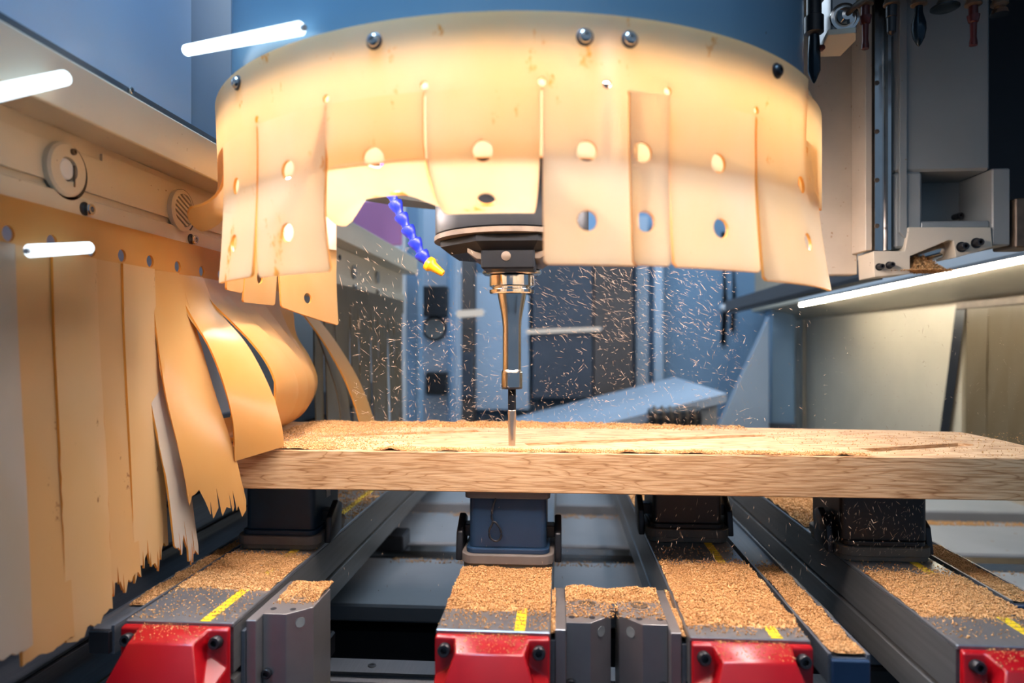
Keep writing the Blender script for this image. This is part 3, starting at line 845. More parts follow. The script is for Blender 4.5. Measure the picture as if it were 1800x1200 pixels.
# further slits round the hidden and far side on the curtain side
back_phis = [phi_far(398), phi_far(428), phi_far(486)]
print('PHI', phis, back_phis, PH0)
def flap(pa, pb, bend=None, length=0.204, holes=(), r=SR, z0=ZT, zs=0.205, name='flap', skew=0.0, mat='skirt', la=None, lb=None, gap=0.0011, lift=0.0, spread=0.0):
    """one flap between two slits, hung from height zs; bend(u) -> (start, curvature) inward; holes as (u, l)"""
    pc_, w = (pa + pb) / 2, (pb - pa) * r
    lt = z0 - zs
    la = length if la is None else la; lb = length if lb is None else lb
    def fm(s, l):
        u = s / w
        l0, k = bend(u) if bend else (9, 0)
        if l <= l0 or abs(k) < 1e-6: dr, dz = 0.0, l
        else:
            a = k * (l - l0); dr = (1 - math.cos(a)) / k; dz = l0 + math.sin(a) / k
        ph = pc_ + s / r * (1 + skew * (l - lt) + (spread * (l - lt) if s < 0 else 0.0))
        z = z0 - dz
        return arcpt(ph, r + flare(z0 - l) - dr + lift * max(0, l - lt) ** 1.2, z)
    g = gap
    outline = [(-w / 2, lt), (w / 2, lt), (w / 2 - g, lt + 0.004), (w / 2 - g * 2, lb - 0.003), (w / 2 - g * 2 - 0.003, lb), (-w / 2 + g * 2 + 0.003, la), (-w / 2 + g * 2, la - 0.003), (-w / 2 + g, lt + 0.004)]
    hs = [circle(u * w, l, 0.0085, 20) for u, l in holes]
    o = obj(name, sheet(outline, hs, 0.008, fm, seam=lambda a, c: c < lt + 1e-4), [M[mat], M['skirt_rim']], sk, True, 50)
    return o
# band above the slits
ZS = 0.205
bp = [(PH0 + (PH1 - PH0) * k / 140) for k in range(141)]
outline = [(PH0 * SR, 0.0), (PH1 * SR, 0.0), (PH1 * SR, ZT - ZS), (PH0 * SR, ZT - ZS)]
keyholes = [circle(p * SR, ZT - ZS - 0.005, 0.0034, 14) for p in phis[1:-1]]
o = obj('band', sheet(outline, keyholes, 0.008, lambda s, l: arcpt(s / SR, SR + flare(ZT - l), ZT - l), seam=lambda a, c: c > ZT - ZS - 1e-4), [M['skirt'], M['skirt_rim']], sk, True, 50)
# second, shorter sheet just inside
o = obj('inner_liner', sheet([((PH0 + 0.02) * (SR - 0.006), 0), (phi_at(1060) * (SR - 0.006), 0), (phi_at(1060) * (SR - 0.006), ZT - 0.151), ((PH0 + 0.02) * (SR - 0.006), ZT - 0.151)], [], 0.011,
        lambda s, l: arcpt(s / (SR - 0.006), SR - 0.006 + flare(ZT - l), ZT - l)), [M['skirt'], M['skirt_rim']], sk, True, 50)
pa_, pb_ = phi_at(1078), 1.42
o = obj('inner_liner', sheet([(pa_ * (SR - 0.0065), 0.0), (pb_ * (SR - 0.0065), 0.0), (pb_ * (SR - 0.0065), ZT - 0.150), (pa_ * (SR - 0.0065), ZT - 0.150)], [], 0.011,
        lambda s, l: arcpt(s / (SR - 0.0065), SR - 0.0065 + flare(ZT - l), ZT - l)), [M['skirt'], M['skirt_rim']], sk, True, 50)
HU, HL = 0.111, 0.168
flap(phis[0], phis[1], holes=((0.0, HU), (0.0, HL)), length=0.205)
flap(phis[1], phis[2], holes=((0.0, HU), (0.0, HL)), bend=lambda u: (0.14, 2.0 + 4 * (u + 0.5)), length=0.206)
flap(phis[2], phis[3], holes=((0.0, HU), (0.05, 0.156)), bend=lambda u: (0.090, 16 + 7.5 * ss1((u + 0.5) / 0.25) - 5 * ss1((u - 0.0) / 0.5)), length=0.204, spread=9.0)
flap(phis[3], phis[4], holes=((0.0, HU), (0.0, 0.156)), bend=lambda u: (0.098, 19), length=0.203)
flap(phis[4], phis[5] + 0.075, holes=((-0.05, HU), (-0.05, HL)), lift=0.004, gap=0.0005)
flap(phis[5] + 0.045, phis[6], holes=((-0.18, HU), (-0.14, HL)), r=SR + 0.005)
flap(phis[6], phis[7], holes=((0.02, HU), (0.02, HL)), lift=0.02)
flap(phis[7], phis[8], holes=((0.05, HU), (0.05, HL)), length=0.212, skew=1.2, lift=0.10, gap=0.002)
# flaps round the curtain side
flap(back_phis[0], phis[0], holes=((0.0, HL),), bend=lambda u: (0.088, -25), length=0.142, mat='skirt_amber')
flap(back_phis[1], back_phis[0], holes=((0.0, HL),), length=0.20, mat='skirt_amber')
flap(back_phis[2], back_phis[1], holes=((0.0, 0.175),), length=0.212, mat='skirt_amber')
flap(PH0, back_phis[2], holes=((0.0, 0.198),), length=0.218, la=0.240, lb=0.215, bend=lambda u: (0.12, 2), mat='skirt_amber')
# loose end of the sheet on the far side
pe = PH1 + 0.02
o = obj('loose_end', sheet([(0, 0), (0.11, 0.004), (0.115, 0.07), (0.09, 0.11), (0.0, 0.115)], [], 0.010,
        lambda s, l: arcpt(PH1 - 0.02 + s / SR, SR - 0.007 + 0.18 * s - 0.9 * s * s, ZT - 0.010 - l)), [M['skirt'], M['skirt_rim']], sk, True, 50)
# bolts with washers
for px, py, col in ((421, 146, 'chrome'), (660, 73, 'chrome'), (1027, 66, 'chrome'), (1105, 70, 'chrome'), (1362, 125, 'black')):
    ph = phi_at(px); c = Vector(arcpt(ph, SR + 0.0015, 0)); dist = c.dot(Vector((-SY, CY, 0)))
    z = (600 - py) / FPX * dist
    n = Vector((math.sin(ph), -math.cos(ph), 0)); c.z = z
    wsh = obj('washer', lathe(B(), [(0.0072, 0), (0.0072, 0.0014), (0.0064, 0.002), (0.0001, 0.002)], aim(c, n), 24), M['black'] if col == 'black' else M['darkgrey'], sk, True, 40)
    obj('bolt', lathe(B(), [(0.0056, 0), (0.0054, 0.0018), (0.0040, 0.0032), (0.0023, 0.0034), (0.0020, 0.0012), (0.0001, 0.0012)], aim(c + n * 0.002, n), 20), M[col], wsh, True, 40)

# ---- spindle
sp = thing('router_spindle', 'black router spindle with step-shaped housing inside the skirt', 'spindle', (TOOL.x, TOOL.y, 0.09))
T = Matrix.Translation((TOOL.x, TOOL.y, 0))
obj('housing', lathe(B(), [(0.095, 0.262), (0.095, 0.215), (0.103, 0.205), (0.103, 0.141), (0.101, 0.139)], T, 64, True), M['spindle'], sp, True, 40)
obj('lower_ring', lathe(B(), [(0.100, 0.1400), (0.1045, 0.1385), (0.1045, 0.1325), (0.1000, 0.1315)], T, 64, True), M['bronze'], sp, True, 40)
b = B(); lathe(b, [(0.0985, 0.1318), (0.0985, 0.123), (0.083, 0.1135)], T, 8, True, PI / 8)
obj('step_bracket', b, M['spindle'], sp)
b = B()
prism(b, [(TOOL.x - 0.052, 0.1200), (TOOL.x + 0.052, 0.1200), (TOOL.x + 0.052, 0.112), (TOOL.x + 0.040, 0.1035), (TOOL.x - 0.040, 0.1035), (TOOL.x - 0.052, 0.112)], 'y', TOOL.y - 0.066, TOOL.y + 0.055, 0.001)
obj('chamfered_block', b, M['bronze'], sp)
b = B(); box(b, TOOL.x - 0.0335, TOOL.x + 0.0335, TOOL.y - 0.076, TOOL.y + 0.045, 0.0905, 0.1215, 0.002)
obj('nose_block', b, M['spindle'], sp)
obj('nose_button', lathe(B(), [(0.006, 0), (0.006, 0.0012), (0.0052, 0.0016), (0.0001, 0.0016)], aim((TOOL.x - 0.002, TOOL.y - 0.076, 0.106), (0, -1, 0)), 24), M['bronze'], sp, True, 40)
obj('nose_ring', lathe(B(), [(0.0385, 0.0965), (0.0400, 0.0945), (0.0400, 0.0915), (0.0375, 0.0895), (0.020, 0.0885)], T, 40, False), M['steel'], sp, True, 40)

# ---- tool holder
th = thing('tool_holder', 'polished steel tool holder with flanged collar and long tapered neck holding the cutter', 'tool holder', (TOOL.x, TOOL.y, -0.065))
obj('flange', lathe(B(), [(0.026, 0.0885), (0.0305, 0.0880), (0.0305, 0.0745), (0.0265, 0.0725), (0.0265, 0.0705), (0.0305, 0.0690), (0.0305, 0.0655), (0.0290, 0.0640), (0.019, 0.0636)], T, 48), M['chrome'], th, True, 30)
obj('neck', lathe(B(), [(0.0195, 0.0638), (0.0186, 0.058), (0.0150, 0.040), (0.0131, 0.028), (0.0126, 0.018), (0.0126, -0.0385), (0.0120, -0.0390)], T, 48), M['steel'], th, True, 30)
obj('clamping_nut', lathe(B(), [(0.0126, -0.0380), (0.0141, -0.0410), (0.0143, -0.0425), (0.0143, -0.0610), (0.0132, -0.0625), (0.0060, -0.0628)], T, 40), M['steel'], th, True, 30)
obj('nut_collar', lathe(B(), [(0.0143, -0.0610), (0.0136, -0.0638), (0.006, -0.0640)], T, 40), M['black'], th, True, 30)
ct = thing('router_cutter', 'slender straight router cutter plunged into the oak board', 'cutter', (TOOL.x, TOOL.y, -0.143))
obj('shank', lathe(B(), [(0.0054, -0.063), (0.0054, -0.092)], T, 24), M['spindle'], ct, True, 30)
b = B()
n_ = 12; prev = None                                 # two-flute twisted body
for k in range(25):
    z = -0.092 - k * (0.051 / 24); ring = []
    for j in range(n_):
        a = 2 * PI * j / n_; r = 0.0054 if j % 6 in (0, 1, 5) else (0.0050 if j % 6 in (2, 4) else 0.0042)
        q = a + k * 0.07
        ring.append(b.verts.new((TOOL.x + r * math.cos(q), TOOL.y + r * math.sin(q), z)))
    if prev:
        for j in range(n_): b.faces.new((prev[j], prev[(j + 1) % n_], ring[(j + 1) % n_], ring[j]))
    else: b.faces.new(ring[::-1])
    prev = ring
b.faces.new(prev)
obj('cutting_flutes', b, M['tungsten'], ct, True)

# ---- coolant hose
hs = thing('air_hose', 'segmented blue hose with yellow nozzle beside the spindle', 'hose', at_t(740, 440, 0.84))
pts = [at_t(x, y, 0.84) for x, y in ((676, 306), (690, 345), (704, 378), (714, 397), (727, 420), (739, 443), (752, 463))]
f, tot = path_fn([tuple(p) for p in pts])
nl = 7
for k in range(nl):
    l0_, l1_ = tot * k / nl, tot * (k + 1) / nl
    p0, p1 = Vector(f(l0_)), Vector(f(l1_)); Ls = (p1 - p0).length
    obj('hose_link', lathe(B(), [(0.0050, 0), (0.0088, Ls * 0.10), (0.0090, Ls * 0.28), (0.0070, Ls * 0.62), (0.0052, Ls * 0.80), (0.0052, Ls * 1.02)], aim(p0, p1 - p0), 20), M['hoseblue'], hs, True, 35)
p0, p1 = at_t(752, 463, 0.84) - at_t(0, 0, 0), at_t(779, 481, 0.835)
p0 = Vector(f(tot * 0.985)); d = p1 - p0; Ln = d.length
obj('nozzle', lathe(B(), [(0.0060, 0), (0.0090, Ln * 0.05), (0.0092, Ln * 0.25), (0.0062, Ln * 0.40), (0.0040, Ln * 0.96), (0.0032, Ln), (0.0020, Ln), (0.0018, Ln * 0.7)], aim(p0, d), 24), M['nozzle'], hs, True, 35)
b = B(); tube(b, [pts[0], pts[0] + Vector((-0.004, 0.01, 0.03)), pts[0] + Vector((-0.004, 0.02, 0.065))], 0.005, 12)
obj('hose_fitting', b, M['hoseblue'], hs, True)

# ================================================================== GANTRY SLIDE beside the hood
YS = 1.15
def gx(px): return at_y(px, 300, YS).x
def gz(px, py): return at_y(px, py, YS).z
sl = thing('axis_slide', 'heavy grey vertical machine slide with guide rail and bolted foot beside the hood', 'machine slide', (gx(1580), YS, 0.13))
x1420, x1530, x1568, x1740, x1772 = gx(1395), gx(1531), gx(1568), gx(1741), gx(1772)
obj('dust_plate', box(B(), x1420 - 0.02, x1530, YS + 0.05, YS + 0.08, gz(1470, 478), 1.2, 0.002), M['beige'], sl)
b = B(); prism(b, [(x1530, YS + 0.03), (x1530 + 0.004, YS - 0.005), (x1530 + 0.010, YS - 0.005), (x1530 + 0.012, YS + 0.004), (x1530 + 0.022, YS + 0.004), (x1530 + 0.024, YS - 0.006), (x1568 - 0.004, YS - 0.006), (x1568, YS + 0.03)], 'z', gz(1550, 440), 1.2)
obj('rail_cover', box(B(), x1530 - 0.010, x1530 + 0.0005, YS - 0.003, YS + 0.05, gz(1550, 440), 1.2, 0.001), M['beige'], sl)
gr_ = obj('guide_rail', b, M['steel'], sl)
for py in (148, 233, 318, 398):
    obj('rail_bolt', bolt(B(), (x1530 + 0.007, YS - 0.005, gz(1533, py)), (0, -1, 0), 0.0038, 0.0012), M['bronze'], gr_)
zt0, zt1, zb0, zb1 = 1.2, gz(1680, 300), gz(1680, 388), gz(1680, 440)
xa_, xb_ = gx(1622), gx(1739)
# housing around the pocket
obj('housing_top', box(B(), x1568 + 0.004, x1740, YS, YS + 0.12, zt1, zt0, 0.004), M['grey'], sl)
obj('pocket_side', box(B(), x1568 + 0.004, xa_, YS, YS + 0.12, gz(1600, 436), zt1, 0.004), M['grey'], sl)
obj('pocket_sill', box(B(), xa_ - 0.004, x1740, YS, YS + 0.12, gz(1680, 402), zb0, 0.003), M['grey'], sl)
obj('pocket_back', box(B(), xa_ - 0.002, xb_ + 0.002, YS + 0.085, YS + 0.118, zb0, zt1), M['grey'], sl)
obj('edge_post', box(B(), xb_ + 0.001, x1772, YS - 0.006, YS + 0.12, gz(1755, 432), gz(1755, 297), 0.002), M['grey'], sl)
rim_w = 0.008
obj('raised_rim', prism(B(), [(x1568 + 0.010, zt0 - 0.01), (x1568 + 0.010, zb1 + 0.03), (x1568 + 0.022, zb1 + 0.018), (x1568 + 0.028, zb1 + 0.024), (x1568 + 0.022, zb1 + 0.032), (x1568 + 0.022, zt0 - 0.01)], 'y', YS - 0.004, YS + 0.001, 0.001), M['grey'], sl)
for px, py, r in ((1718, 371, 0.009), (1686, 379, 0.005)):
    p = at_y(px, py, YS + 0.07)
    obj('pocket_bolt', bolt(B(), (p.x, YS + 0.086, p.z), (0, -1, 0), r, 0.022), M['black'], sl)
poly = [(1598, 399), (1742, 399), (1745, 434), (1680, 453), (1676, 423), (1668, 422), (1600, 450), (1600, 481), (1537, 487), (1535, 441), (1590, 441)]
fo_ = obj('foot_bracket', prism(B(), [(at_y(x, y, YS - 0.008).x, at_y(x, y, YS - 0.008).z) for x, y in poly], 'y', YS - 0.008, YS + 0.05, 0.0012), M['cream'], sl)
for px, py, r in ((1690, 434, 0.0085), (1716, 427, 0.0085), (1545, 469, 0.006), (1563, 466, 0.006)):
    p = at_y(px, py, YS - 0.008)
    bb = B(); lathe(bb, [(r, 0), (r, 0.0008)], aim((p.x, YS - 0.008, p.z), (0, -1, 0)), 18)
    obj('foot_bolt', bolt(bb, (p.x, YS - 0.009, p.z), (0, -1, 0), r * 0.72, 0.012), M['black'], fo_, True, 40)
p = at_y(1650, 440, YS + 0.02)
obj('shaft', lathe(B(), [(0.013, 0), (0.013, 0.10), (0.010, 0.105), (0.004, 0.13)], aim(p + Vector((0.045, 0.01, 0.012)), (-1, 0, -0.28)), 24), M['steel'], sl, True, 35)
obj('side_bracket', box(B(), gx(1778), gx(1830), YS - 0.01, YS + 0.05, gz(1790, 436), gz(1790, 350), 0.002), M['bronze'], sl)
obj('under_fitting', box(B(), gx(1397), gx(1432), YS + 0.04, YS + 0.07, gz(1410, 487), gz(1410, 466), 0.002), M['steel'], sl)
structure('shading_roof', box(B(), 0.34, 1.35, 0.62, 1.60, 0.66, 0.70), M['darkgrey'])  # unseen roof panel, placed to block light over the slide
structure('dark_void_panel', box(B(), gx(1700), 1.24, YS + 0.13, YS + 0.15, 0.20, 1.3), M['void'])  # black panel standing in for the unlit void behind

# horizontal crossbeam with LED strip along the far side
P1, P2 = at_x(1408, 535.5, 1.0), at_x(1800, 456, 1.0)
dv = (P2 - P1); P2e = P1 + dv * 1.15
lt_ = thing('led_strip', 'long bright LED strip along the underside of the side beam', 'light strip', tuple((P1 + P2e) / 2))
def along(bm, a, c, w, h):
    d = (c - a).normalized(); s = Vector((1, 0, 0)); u = Vector((0, 0, 1))
    vs = [bm.verts.new(p + s * i * w + u * j * h) for p in (a, c) for i, j in ((-.5, -.5), (.5, -.5), (.5, .5), (-.5, .5))]
    for q in ((0, 1, 2, 3), (7, 6, 5, 4), (0, 4, 5, 1), (1, 5, 6, 2), (2, 6, 7, 3), (3, 7, 4, 0)): bm.faces.new([vs[k] for k in q])
    return bm
obj('diffuser', along(B(), P1, P2e, 0.010, 0.0115), M['striplamp'], lt_)
obj('channel', along(B(), P1 + Vector((0.004, 0, 0.010)), P2e + Vector((0.004, 0, 0.010)), 0.022, 0.008), M['alu'], lt_)
sb = thing('side_beam', 'long cream side beam carrying the LED strip', 'beam', (1.1, 2.0, 0.2))
def slab(name, secs, mat):
    """cross sections at the two ends"""
    b = B(); A = [b.verts.new(p) for p in secs[0]]; C = [b.verts.new(p) for p in secs[1]]; n = len(A)
    b.faces.new(A[::-1]); b.faces.new(C)
    for k in range(n): b.faces.new((A[k], A[(k + 1) % n], C[(k + 1) % n], C[k]))
    return obj(name, b, mat, sb)
e1, e2 = P1 + Vector((0, 0.02, 0)), P2e
slab('face_rail', [[e + Vector(v) for v in ((-0.004, 0, 0.016), (0.06, 0, 0.016), (0.06, 0, 0.05), (-0.004, 0, 0.045))] for e in (e1, e2)], M['white'])
slab('underside', [[e + Vector(v) for v in ((0.010, 0, 0.006), (0.255, 0, -0.032 - 0.012), (0.255, 0, 0.10), (0.010, 0, 0.020))] for e in (e1 + Vector((0, 0.75, 0)), e2)], M['cream'])
obj('beam_body', box(B(), 1.0, 1.25, 1.30, 3.6, 0.235, 0.42, 0.003), M['beige'], sb)

# dark guide bar from the slide into the depth
Q1, Q2 = at_x(1282, 538, 0.62), at_x(1536, 468, 0.62)
gb = thing('guide_bar', 'dark grey guide bar running from the slide foot into the depth', 'guide bar', tuple((Q1 + Q2) / 2))
obj('bar', along(B(), Q1, Q2 + (Q2 - Q1) * 0.085, 0.03, 0.036), M['darkgrey'], gb)
obj('lower_edge', along(B(), Q1 + Vector((0.0, 0, -0.022)), Q2 + Vector((0, 0, -0.022)), 0.034, 0.008), M['black'], gb)

# ---- right wall lining
w_ = thing('wall_lining', 'plain cream sheet metal lining below the LED strip', 'panel', (XR, 2.9, -0.2))
obj('lining_sheet', box(B(), XR - 0.004, XR + 0.012, 2.22, 3.62, -0.6, 0.115, 0.002), M['cream'], w_)
obj('lining_edge', box(B(), XR - 0.014, XR - 0.004, 3.58, 3.63, -0.6, 0.115, 0.002), M['cream'], w_)
rc = thing('rear_strip_curtain', 'dull brown-grey strip curtain beyond the bare board end', 'curtain', (XR - 0.03, 1.9, -0.3))
for k in range(8):
    y = 1.42 + k * 0.10
    lean = 0.0
    strip(rc, 'strip', y, 0.104, [(XR - 0.012, 0, 0.105), (XR - 0.014 - 0.004 * (k % 2), 0, -0.08), (XR - 0.018 - lean, 0.0, -0.32)], 'curtain_old', seed=60 + k, step=0.03)
strip(rc, 'shadow_gap', 2.215, 0.055, [(XR - 0.008, 0, 0.105), (XR - 0.010, 0.04, -0.10), (XR - 0.012, 0.09, -0.33)], 'black', seed=80, step=0.03)  # black strip standing in for the dark gap beside the lining
obj('header_bar', box(B(), XR - 0.02, XR - 0.002, 1.35, 2.22, 0.100, 0.122, 0.001), M['bronze'], rc)

# ================================================================== BACK OF THE MACHINE
def yp(px, py, y): return at_y(px, py, y)
def slabpx(name, x0, x1, y0, y1, Y, depth, mat, parent=None, bev=0.004):
    a, c = yp(x0, y1, Y), yp(x1, y0, Y)
    return obj(name, box(B(), a.x, c.x, Y, Y + depth, a.z, c.z, bev), mat, parent)
bp_ = thing('rear_cabinet', 'charcoal cabinet at the rear wall behind the cutter', 'cabinet', yp(1020, 690, 3.5))
slabpx('door', 936, 1042, 420, 700, 3.5, 0.25, M['charcoal'], bp_)
slabpx('side_door', 1044, 1112, 420, 700, 3.5, 0.25, M['umber'], bp_)
slabpx('top_trim', 930, 1116, 404, 419, 3.48, 0.28, M['blue'], bp_)
bp_ = thing('rear_locker', 'pale lavender-blue locker at the rear wall beside the charcoal cabinet', 'cabinet', yp(880, 700, 3.5))
slabpx('door', 836, 930, 480, 720, 3.52, 0.2, M['lightblue'], bp_)
slabpx('upper_door', 866, 930, 400, 478, 3.52, 0.2, M['lightblue'], bp_)
bp_ = thing('dark_door', 'narrow dark door beside the pale locker at the rear', 'door', yp(820, 700, 3.5))
slabpx('leaf', 803, 834, 400, 1011, 3.5, 0.1, M['umber'], bp_)
slabpx('leaf_panel', 808, 832, 620, 700, 3.49, 0.012, M['charcoal'], bp_)
cp = thing('control_column', 'blue-grey column at the rear carrying black units and a round gauge', 'column', yp(760, 740, 2.7))
slabpx('post', 735, 803, 340, 760, 2.75, 0.14, M['lightblue'], cp)
slabpx('post_flute', 786, 796, 340, 760, 2.735, 0.02, M['blue'], cp)
slabpx('junction_box', 742, 785, 502, 556, 2.69, 0.06, M['void'], cp)
slabpx('junction_box', 748, 785, 654, 694, 2.69, 0.06, M['void'], cp)
p = yp(760, 577, 2.7)
gq = obj('gauge', lathe(B(), [(0.048, 0), (0.050, 0.01), (0.044, 0.014), (0.042, 0.010), (0.0001, 0.010)], aim((p.x, 2.75, p.z), (0, -1, 0)), 28), M['black'], cp, True, 35)
obj('gauge_face', lathe(B(), [(0.041, 0), (0.041, 0.001)], aim((p.x, 2.739, p.z), (0, -1, 0)), 28), M['grey'], gq)
cp = thing('corner_post', 'dark blue corner post where the far strip curtain ends', 'post', yp(720, 740, 2.3))
slabpx('post', 707, 736, 330, 862, 2.32, 0.08, M['blue'], cp)
slabpx('angle_strip', 702, 710, 330, 770, 2.28, 0.1, M['white'], cp)
tag(slabpx('pink_panel', 590, 706, 352, 432, 1.98, 0.012, M['pink']), 'pink-magenta sheet above the far curtain cover, seen under the skirt', 'sheet')
cp = thing('wall_pilaster', 'blue pilaster standing in the rear corner by the cream lining', 'pilaster', yp(1376, 740, 3.4))
slabpx('post', 1356, 1397, 480, 760, 3.45, 0.12, M['blue'], cp)
slabpx('foot_plate', 1352, 1400, 744, 762, 3.43, 0.14, M['charcoal'], cp)
gs = thing('gusset_plate', 'pale triangular gusset plate leaning against the blue pilaster', 'gusset', yp(1320, 745, 3.3))
obj('plate', prism(B(), [(yp(x, y, 3.36).x, yp(x, y, 3.36).z) for x, y in ((1352, 556), (1352, 765), (1256, 765))], 'y', 3.36, 3.40, 0.002), M['lightblue'], gs)
for j, (x, y0, y1) in enumerate(((1272, 468, 604), (1288, 468, 580))):
    c = thing('hanging_cable', ['black cable with white clip hanging down at the guide bar end', 'black cable without clip hanging behind the clipped one'][j], 'cable', yp(x, y1, 3.786), 'cables hanging at the rear')
    b = B(); tube(b, [yp(x, y0 - 60, 3.786), yp(x + 2, (y0 + y1) / 2, 3.786), yp(x - 1, y1, 3.786)], 0.0135 if j == 0 else 0.010, 8); obj('cable', b, M['black'], c, True)
    if j == 0:
        b = B(); bmesh.ops.create_icosphere(b, subdivisions=2, radius=0.022, matrix=Matrix.Translation(yp(x, 541, 3.768))); obj('clip', b, M['white'], c, True)
slabs = thing('wall_ducts', 'pair of slim vertical blue ducts on the rear wall', 'ducts', yp(1130, 600, 3.7))
slabpx('duct', 1118, 1140, 380, 700, 3.68, 0.08, M['lightblue'], slabs)
slabpx('duct', 1150, 1166, 380, 700, 3.68, 0.08, M['bluewhite'], slabs)
v_ = thing('floor_motor', 'dark ribbed motor lying low behind the board', 'motor', yp(1185, 745, 2.3))
pm = yp(1185, 733, 2.36)
obj('motor_body', lathe(B(), [(0.02, -0.09), (0.034, -0.085), (0.034, 0.085), (0.02, 0.09)], aim(pm, (1, 0, 0.05)), 20), M['black'], v_, True, 35)
for k in range(6):
    obj('rib', lathe(B(), [(0.0345, -0.004), (0.039, -0.003), (0.039, 0.003), (0.0345, 0.004)], aim(pm + Vector((-0.065 + k * 0.026, 0, 0)), (1, 0, 0.05)), 20, False), M['bronze'], v_)
obj('motor_foot', box(B(), pm.x - 0.07, pm.x + 0.07, pm.y - 0.03, pm.y + 0.03, pm.z - 0.30, pm.z - 0.03, 0.002), M['void'], v_)

# ---- glowing streaks standing in for ceiling lamps reflected in the window
def reflection_streak(name, a, c, r, mat, label, ends=True):
    t = thing(name, label, 'light streak', (a + c) / 2, 'imitated lamp reflections')
    d = (c - a); n = d.length
    obj('tube', lathe(B(), [(r * 0.6, 0), (r, n * 0.02), (r, n * 0.98), (r * 0.6, n)], aim(a, d), 14), mat, t, True, 40)
    for s in (0, 1):
        p = a if s == 0 else c
        obj('streak_end', lathe(B(), [(r * 0.4, 0), (r * 0.4, r * 0.5)], aim(p, -d if s == 0 else d), 12), M['white'], t)
    return t
reflection_streak('lamp_reflection', at_x(50, 441, -0.474), at_x(158, 435, -0.474), 0.0062, M['streakglow'], 'short glowing stand-in for a lamp reflection before the strip curtain header')
reflection_streak('lamp_reflection', at_x(-40, 171, -0.440), at_x(116, 136, -0.440), 0.0068, M['streakglow'], 'glowing stand-in for a lamp reflection crossing the cream eave at the frame edge')
reflection_streak('lamp_reflection', at_t(326, 89, 0.755), at_t(532, 49, 0.606), 0.0066, M['streakglow'], 'longest glowing reflection streak, slanting from the upper side panel to the hood')
reflection_streak('lamp_reflection', at_y(803, 552, 2.66), at_y(850, 549, 2.66), 0.014, M['streakfar'], 'small round-ended reflection streak on the rear column beside the tool holder')
reflection_streak('lamp_reflection', at_y(925, 583, 3.488), at_y(1056, 578, 3.488), 0.011, M['streakfar'], 'faint thin reflection streak across the charcoal cabinet')

# ---- tool magazine at the top edge
YM = 1.02
mg = thing('tool_magazine', 'dark tool magazine rack at the top edge beside the hood', 'tool rack', yp(1600, 0, YM + 0.04))
obj('rack_bar', box(B(), yp(1425, 0, YM).x, yp(1830, 0, YM).x, YM + 0.03, YM + 0.10, yp(0, 12, YM + 0.03).z, 0.75, 0.003), M['void'], mg)
for px in (1505, 1567, 1615, 1661, 1711, 1757):
    x = yp(px, 10, YM).x
    obj('gripper', box(B(), x - 0.016, x + 0.016, YM - 0.012, YM + 0.04, yp(0, 2, YM).z + 0.018, yp(0, 2, YM).z + 0.05, 0.003), M['black'], mg)
def mag_tool(px, kind, label, y_tip):
    x = yp(px, 10, YM).x; zf = yp(px, 9, YM).z; zt = yp(px, y_tip, YM).z
    t = thing('router_bit', label, 'router bit', (x, YM, zt), 'spare bits in the magazine')
    Tm = Matrix.Translation((x, YM, 0))
    obj('flange', lathe(B(), [(0.006, zf + 0.02), (0.012, zf + 0.018), (0.0085, zf + 0.008), (0.011, zf + 0.003), (0.011, zf), (0.0065, zf - 0.002)], Tm, 24), M['bronze'], t, True, 35)
    h = zf - zt
    if kind == 'ball':
        prof = [(0.0052, zf), (0.0055, zf - h * 0.2), (0.0095, zf - h * 0.45), (0.0098, zf - h * 0.6), (0.0075, zf - h * 0.8), (0.003, zf - h * 0.95), (0.0002, zt)]; m = M['bitblue']
    elif kind == 'disc':
        prof = [(0.006, zf), (0.008, zf - h * 0.4), (0.019, zf - h * 0.5), (0.019, zt + 0.002), (0.015, zt)]; m = M['bitblue']
    elif kind == 'straight':
        prof = [(0.006, zf), (0.006, zf - h * 0.25), (0.0085, zf - h * 0.26), (0.0065, zf - h * 0.42), (0.0046, zf - h * 0.45), (0.0040, zf - h * 0.8), (0.0052, zf - h * 0.92), (0.0052, zt)]; m = M['bitred']
    elif kind == 'hex':
        prof = [(0.006, zf), (0.007, zf - h * 0.3), (0.010, zf - h * 0.5), (0.012, zt)]; m = M['steel']
    else:
        prof = [(0.0075, zf), (0.0075, zf - h * 0.4), (0.0065, zf - h * 0.42), (0.006, zf - h * 0.9), (0.002, zt)]; m = M['black']
    obj('cutter', lathe(B(), prof, Tm, 20), m, t, True, 35)
mag_tool(1521, 'straight', 'red-tipped slim bit hanging beside the square swivel block', 86)
mag_tool(1567, 'thick', 'thick black bit hanging before the guide rail', 62)
mag_tool(1615, 'ball', 'spindle-shaped pointed blue-black bit in the magazine', 82)
mag_tool(1661, 'disc', 'flat disc cutter in the magazine', 17)
mag_tool(1711, 'straight', 'thin red-brown drill hanging before the grey housing', 80)
mag_tool(1757, 'hex', 'short flared bit hanging before the black void panel', 26)
# tool at the hood side
t = thing('hanging_tool', 'long black tool hanging between the hood and the dusty plate', 'tool', yp(1431, 155, 1.0))
T2 = Matrix.Translation((yp(1431, 0, 1.0).x, 1.0, 0)); zz = lambda y: yp(1431, y, 1.0).z
obj('holder', lathe(B(), [(0.010, zz(-5)), (0.010, zz(28)), (0.013, zz(30)), (0.013, zz(58)), (0.008, zz(62))], T2, 20), M['black'], t, True, 35)
obj('drill', lathe(B(), [(0.007, zz(62)), (0.0085, zz(90)), (0.0085, zz(125)), (0.003, zz(142)), (0.0003, zz(147))], T2, 16), M['bitblue'], t, True, 35)
obj('red_tip', box(B(), yp(1436, 0, 1.0).x, yp(1447, 0, 1.0).x, 0.99, 1.0, zz(92), zz(83), 0.002), M['bitred'], t)
